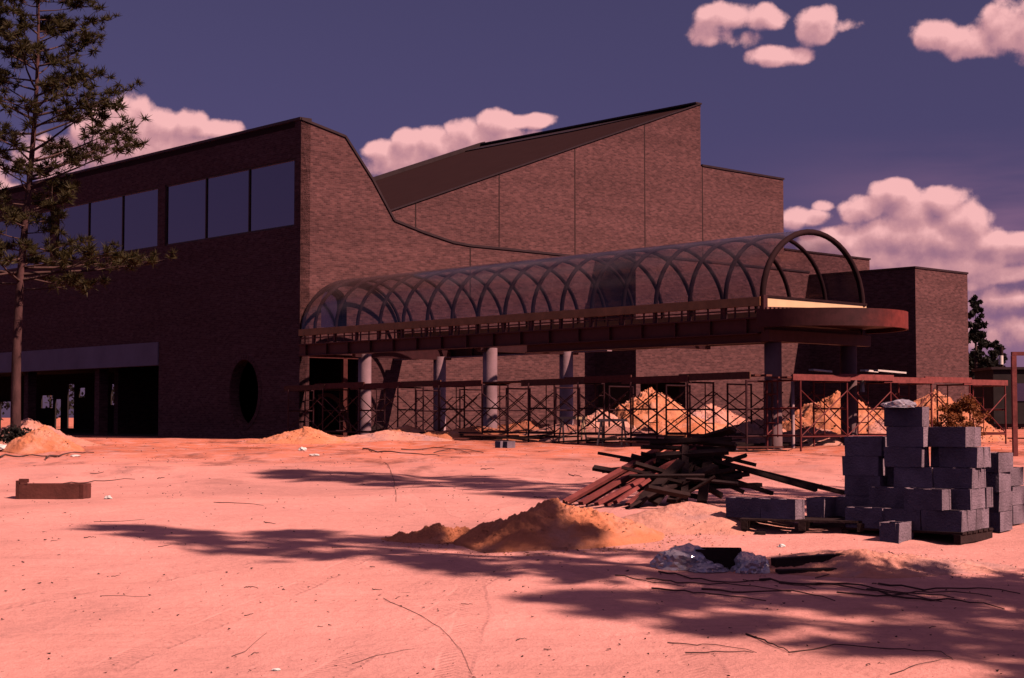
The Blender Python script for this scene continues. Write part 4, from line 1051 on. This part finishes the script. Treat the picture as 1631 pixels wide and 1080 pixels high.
tag(MB().tube([p + Vector((0, 0, 1.6)), p + Vector((.0, 0, 1.85)), p + Vector((.06, 0, 1.98)), p + Vector((.18, 0, 2.05)), p + Vector((.36, 0, 2.05))], .06, 10).build('elbow_pipe', M['white'], org=p), 'pale bent pipe elbow beside the right front column', 'pipe')
# curved plywood arch form by the entrance
p = F(1.9, .1); v = []
pts = [p + (-d1) * 0 + Vector((1, 0, 0)) * (1.05 * math.cos(a)) * .9 + Vector((0, 0, 1.75 * math.sin(a) + .0)) for a in [math.pi * k / 16 for k in range(1, 9)]]
pts = [p + Vector((.9 * math.cos(math.pi * k / 20) - .2, 0, 1.65 * math.sin(math.pi * k / 20) + .05)) for k in range(1, 13)]
m = MB()
for a, b in zip(pts, pts[1:]): m.beam(a, b + (b - a) * .02, .10, .16)
tag(m.build('arch_form', M['timber'], org=p), 'curved brown arch form standing by the dark entrance', 'arch form')
p = F(3.0, 1.4); crumple('tarp_heap', p + Vector((0, 0, .0)), .55, .4, .5, M['oldwood'], 31, 'dark bundle at the foot of the first near column', 'bundle')

# glimpses on the far side of the open ground floor
for k, (q, t, h, w, mt) in enumerate([(15.2, 21, 2.4, .12, 'newwood'), (14.2, 20, 1.8, .3, 'white'), (22, 22, 2.3, .2, 'newwood'), (26, 24, 2.2, .22, 'newwood'), (27, 22, 1.5, .35, 'white'), (35, 24, 2.3, .3, 'newwood')]):
    p = B(q, t); board('far_post', p, p + Vector((0, 0, h)), w, w * .5, M[mt], 'sunlit post glimpsed through the open ground floor, %s from the right' % ord_(k), 'post')
p = B(28, 30); heap('sand_heap', p.x, p.y, 4, 3, 1.6, 0, 51, M['palepile'], 'sunlit dirt heap glimpsed through the open ground floor', 'dirt heap')

# ------------------------------------------------------------------ trees
def needle_tufts(mb, centers, rg, n=26, L=.24, w=.017, flat=.75):
    for c_, sc_ in centers:
        ax = Vector((rg.uniform(-1, 1), rg.uniform(-1, 1), rg.uniform(.0, 1.2))).normalized()
        for k in range(n):
            d = (Vector((rg.gauss(0, 1), rg.gauss(0, 1), rg.gauss(0, 1) * flat)).normalized() + ax * .7).normalized()
            l = L * sc_ * rg.uniform(.7, 1.15); s_ = d.cross(Vector((rg.uniform(-1, 1), rg.uniform(-1, 1), rg.uniform(-1, 1)))).normalized() * w * sc_
            b = c_ + d * l * .12
            mb.add([b - s_, b + s_, c_ + d * l], [(0, 1, 2)])
def pine(base, H, prof_, seed, label, group, lean=(0, 0), kbr=46, r0=.21, z_first=.28, tufts=30, L=.24, w=.017, guide=None, wood='bark'):
    """prof_: list of (fraction of height, reach)"""
    rg = random.Random(seed); e = empty('pine_tree', base, label, 'tree', group); base = Vector(base)
    def reach(f):
        for (a, ra), (b, rb) in zip(prof_, prof_[1:]):
            if f <= b: return ra + (rb - ra) * (f - a) / (b - a)
        return prof_[-1][1]
    def trunk_pt(f): return base + Vector((lean[0] * f + .10 * math.sin(f * 7 + seed), lean[1] * f, H * f))
    N = 26
    tr = MB().tube([trunk_pt(k / N) - Vector((0, 0, .3 if k == 0 else 0)) for k in range(N + 1)], [r0 * (1 - .93 * (k / N) ** 1.1) * (1.25 if k == 0 else 1) for k in range(N + 1)], 12)
    limb = MB(); cents = []
    def branch(p0, az, up, L0, f):
        pts = [p0]; d = Vector((math.cos(az) * math.cos(up), math.sin(az) * math.cos(up), math.sin(up))); seg = 7
        for k in range(seg):
            d = (d + Vector((rg.uniform(-.13, .13), rg.uniform(-.13, .13), rg.uniform(-.05, .10)))).normalized(); pts.append(pts[-1] + d * L0 / seg)
        rr = .012 + L0 * .0115
        limb.tube(pts, [rr * (1 - .8 * k / seg) for k in range(seg + 1)], 5)
        nsub = int(3 + L0 * 2.4)
        for k in range(nsub):
            u = rg.uniform(.32, 1) ** .8; i = min(seg - 1, int(u * seg)); q = pts[i].lerp(pts[i + 1], u * seg - i)
            dd = (d + Vector((rg.uniform(-1, 1), rg.uniform(-1, 1), rg.uniform(-.25, .65)))).normalized(); l = L0 * rg.uniform(.12, .34) + .12
            sp = [q, q + dd * l * .5 + Vector((0, 0, rg.uniform(-.02, .04))), q + dd * l]
            limb.tube(sp, [.010, .008, .005], 4, caps=False)
            cents.append((sp[-1], rg.uniform(.8, 1.2)))
            if rg.random() < .75: cents.append((sp[1] + Vector((rg.uniform(-.1, .1), rg.uniform(-.1, .1), rg.uniform(-.05, .1))), rg.uniform(.6, 1)))
            if rg.random() < .6: cents.append((sp[-1] + Vector((rg.uniform(-.22, .22), rg.uniform(-.22, .22), rg.uniform(-.1, .15))), rg.uniform(.7, 1.1)))
        cents.append((pts[-1], 1.2))
    for k in range(kbr):
        f = z_first + (1 - z_first) * ((k + rg.random()) / kbr); az = k * 2.399 + rg.uniform(-.5, .5); L0 = reach(f) * rg.uniform(.62, 1.08)
        if L0 < .1: continue
        branch(trunk_pt(f), az, rg.uniform(.0, .42) - (.18 if f < .5 else 0), L0, f)
    if guide:
        for (f, az, up, L0) in guide: branch(trunk_pt(f), az, up, L0, f)
    cents.append((trunk_pt(1), 1.3))
    tr.build('trunk', M[wood], e); limb.build('limbs', M['limb'], e)
    cr = MB(); needle_tufts(cr, cents, rg, tufts, L, w); cr.build('crown', M['needle'], e, recalc=False)
    return e
b0 = gp(24, 712); Y0 = b0.y
top = at_depth(54, 0, Y0)
lx = (top.x - b0.x) * 1.22
pine(b0, 14.6, [(0, 0), (.26, .8), (.31, 2.9), (.36, 2.0), (.42, 1.2), (.5, 1.6), (.58, 2.7), (.66, 2.4), (.74, 1.9), (.8, 1.5), (.9, 1.1), (1, .3)], 3, 'tall slender pine with a straight pinkish trunk at the left edge', None, lean=(lx, .3), kbr=88, r0=.15, z_first=.30, tufts=34, L=.25, w=.019,
     guide=[(.33, -.05, .06, 3.6), (.345, .25, -.02, 3.0), (.32, -.35, .10, 2.8), (.33, 3.0, .1, 3.0), (.52, .1, .28, 2.9), (.50, -.3, .25, 2.8), (.55, .5, .30, 2.6), (.60, -.1, .35, 2.4)])
# pines standing right of the view; their crowns throw the long shadows across the sand
def shadow_pine(tip, H, prof_, seed, label, kbr=60, zf=.35, reach=1.0):
    t = Vector(tip); base = Vector((t.x + SH.x * H, t.y + SH.y * H, 0)); base.z = gz(base.x, base.y)
    pine(base, H, [(a, r * reach) for a, r in prof_], seed, label, 'pines standing to the right of the view', kbr=kbr, r0=.2, z_first=zf, tufts=22, L=.30, w=.028)
PR = [(0, 0), (.3, 1.2), (.45, 1.9), (.6, 1.9), (.75, 1.4), (.9, .9), (1, .2)]
t1 = gp(150, 838); shadow_pine((t1.x, t1.y), 14.5, PR, 31, 'tall pine right of the view whose shadow crosses the middle of the sand', 70, .30, .68)
t2 = gp(425, 752); shadow_pine((t2.x, t2.y), 19.0, PR, 32, 'tallest pine right of the view, behind the block stack', 90, .36, 1.2)
t5 = gp(800, 786); shadow_pine((t5.x, t5.y), 17.0, PR, 35, 'pine right of the view that shades the lumber pile and the block stack', 76, .30, .85)
t3 = gp(860, 952); shadow_pine((t3.x, t3.y), 13.0, PR, 33, 'pine right of the view nearest the camera', 60, .22, .78)
t4 = gp(980, 905); shadow_pine((t4.x, t4.y), 15.0, PR, 34, 'pine right of the view level with the plastic bags', 66, .18, .75)

def leafy(base, H, W, seed, label, group=None, n=2600, conif=False, mt='leaf', cat='tree', size=.30, trunk=True, name=None):
    rg = random.Random(seed); base = Vector(base); e = empty(name or ('conifer_tree' if conif else 'broadleaf_tree'), base, label, cat, group)
    if trunk: MB().tube([base - Vector((0, 0, .2)), base + Vector((0, 0, H * .5)), base + Vector((0, 0, H * .92))], [.03 * H * .6, .02 * H * .6, .01], 8).build('trunk', M['limb'], e)
    cl = []
    for k in range(110 if conif else 46):
        f = rg.random(); z = H * ((.04 + .96 * f) if conif else (.16 + .84 * f))
        rad = W * ((1 - f) ** .8 + .06) if conif else W * math.sqrt(max(.05, 1 - (2 * f - .9) ** 2)) * .9
        a = rg.uniform(0, 6.283); r_ = rad * math.sqrt(rg.random()); cl.append((base + Vector((r_ * math.cos(a), r_ * math.sin(a), z)), rg.uniform(.35, .75) * W * (.24 * (1.25 - f * .8) if conif else .42)))
    m = MB()
    for k in range(n):
        c_, r_ = cl[k % len(cl)]; d = Vector((rg.gauss(0, 1), rg.gauss(0, 1), rg.gauss(0, .7))).normalized() * r_ * rg.random() ** .4
        p = c_ + d; u = Vector((rg.gauss(0, 1), rg.gauss(0, 1), rg.gauss(0, 1))).normalized(); v = u.cross(Vector((rg.gauss(0, 1), rg.gauss(0, 1), rg.gauss(0, 1)))).normalized(); s_ = size * rg.uniform(.5, 1)
        m.add([p - u * s_ * .5, p + v * s_ * .3, p + u * s_ * .5, p - v * s_ * .3], [(0, 1, 2, 3)])
    m.build('crown', M[mt], e, recalc=False); return e
Yt = 108
q = Vector((px_at(1556, Yt), Yt, 0)); leafy(q, 9.2, 2.3, 61, 'dark conifer rising just right of the brick block', n=7000, conif=True, size=.42)
q = Vector((px_at(1590, Yt + 6), Yt + 6, 0)); leafy(q, 6.4, 2.0, 62, 'shorter dark conifer right of the taller one', n=3200, conif=True, size=.40)
tl_ = random.Random(8)
for k in range(16):
    px = 1552 + k * 22; Y = 118 + tl_.uniform(-6, 14); H = tl_.uniform(3.4, 5.2)
    q = Vector((px_at(px, Y), Y, 0)); leafy(q, H, 2.4, 70 + k, '%s tree from the left in the low dark treeline beyond the site' % ord_(k), 'low trees beyond the site', n=3600, size=.5)
for k in range(6):
    Y = 128 + k * 3; q = Vector((px_at(-40 + k * 60, Y), Y, 0)); leafy(q, 7.0, 3.2, 95 + k, '%s tree seen from the left through the open ground floor' % ord_(k), 'trees beyond the open ground floor', n=900, size=.5)
# brush heaps (orange) and machine like dark frame at right
q = Vector((px_at(1540, 47), 47, gz(px_at(1540, 47), 47))); leafy(q, 1.4, .7, 81, 'orange brown brush pile behind the big block stack', n=2600, mt='brush', cat='brush', size=.12, trunk=False, name='brush_pile')
q = Vector((b0.x + .1, b0.y - .3, b0.z)); leafy(q, .5, .6, 84, 'dark scrub at the foot of the tall pine', n=1500, cat='bush', size=.12, trunk=False, name='bush')
q = Vector((px_at(1508, 48), 48, 0)); leafy(q, 1.2, .7, 82, 'lower orange brush left of the taller brush pile', n=1800, mt='brush', cat='brush', size=.12, trunk=False, name='brush_pile')
# utility pole
Y = 105; p = Vector((px_at(1597, Y), Y, 0)); e = empty('utility_pole', p, 'thin distant pole with a pale lamp head at the right', 'pole')
MB().tube([p, p + Vector((0, 0, 5.6))], .12, 8).build('shaft', M['oldwood'], e); MB().tube([p + Vector((-.1, -.15, 4.4)), p + Vector((-.1, -.15, 5.0))], .16, 8).build('lamp_head', M['white'], e)
# rust red portal frame at the right edge
Y = 38; x0, x1 = px_at(1616, Y), px_at(1690, Y); z0 = gz(x0, Y); e = empty('portal_frame', (x0, Y, z0), 'rust red steel portal frame at the right edge', 'steel frame')
MB().beam((x0, Y, z0 - .1), (x0, Y, 2.35), .11, .11).build('post', M['rustwood'], e); MB().beam((x1, Y, z0 - .1), (x1, Y, 2.35), .11, .11).build('post', M['rustwood'], e)
MB().beam((x0 - .05, Y, 2.40), (x1 + .05, Y, 2.40), .11, .09).build('cross_rail', M['rustwood'], e)
# dark site trailer behind
Y = 62; xa, xb = px_at(1583, Y), px_at(1583, Y) + 7.5; e = empty('site_trailer', ((xa + xb) / 2, Y, 0), 'dark site trailer standing among the trees at the right edge', 'trailer')
m = MB(); m.bx(xa, xb, Y, Y + 2.5, .6, 2.75).build('body', M['dark'], e); MB().bx(xa - .1, xb + .1, Y - .1, Y + 2.6, 2.753, 2.85).build('roof', M['coping'], e)
for k in range(3): MB().bx(xa + .8 + k * 2.2, xa + 1.7 + k * 2.2, Y - .03, Y - .003, 1.5, 2.2).build('window', M['pane'], e)
for x in (xa + 1.8, xb - 1.8): MB().tube([(x, Y - .05, .4), (x, Y + .2, .4)], .4, 18).build('wheel', M['joint'], e)
MB().bx(xa, xb, Y + .1, Y + 2.4, .45, .597).build('chassis', M['coping'], e)
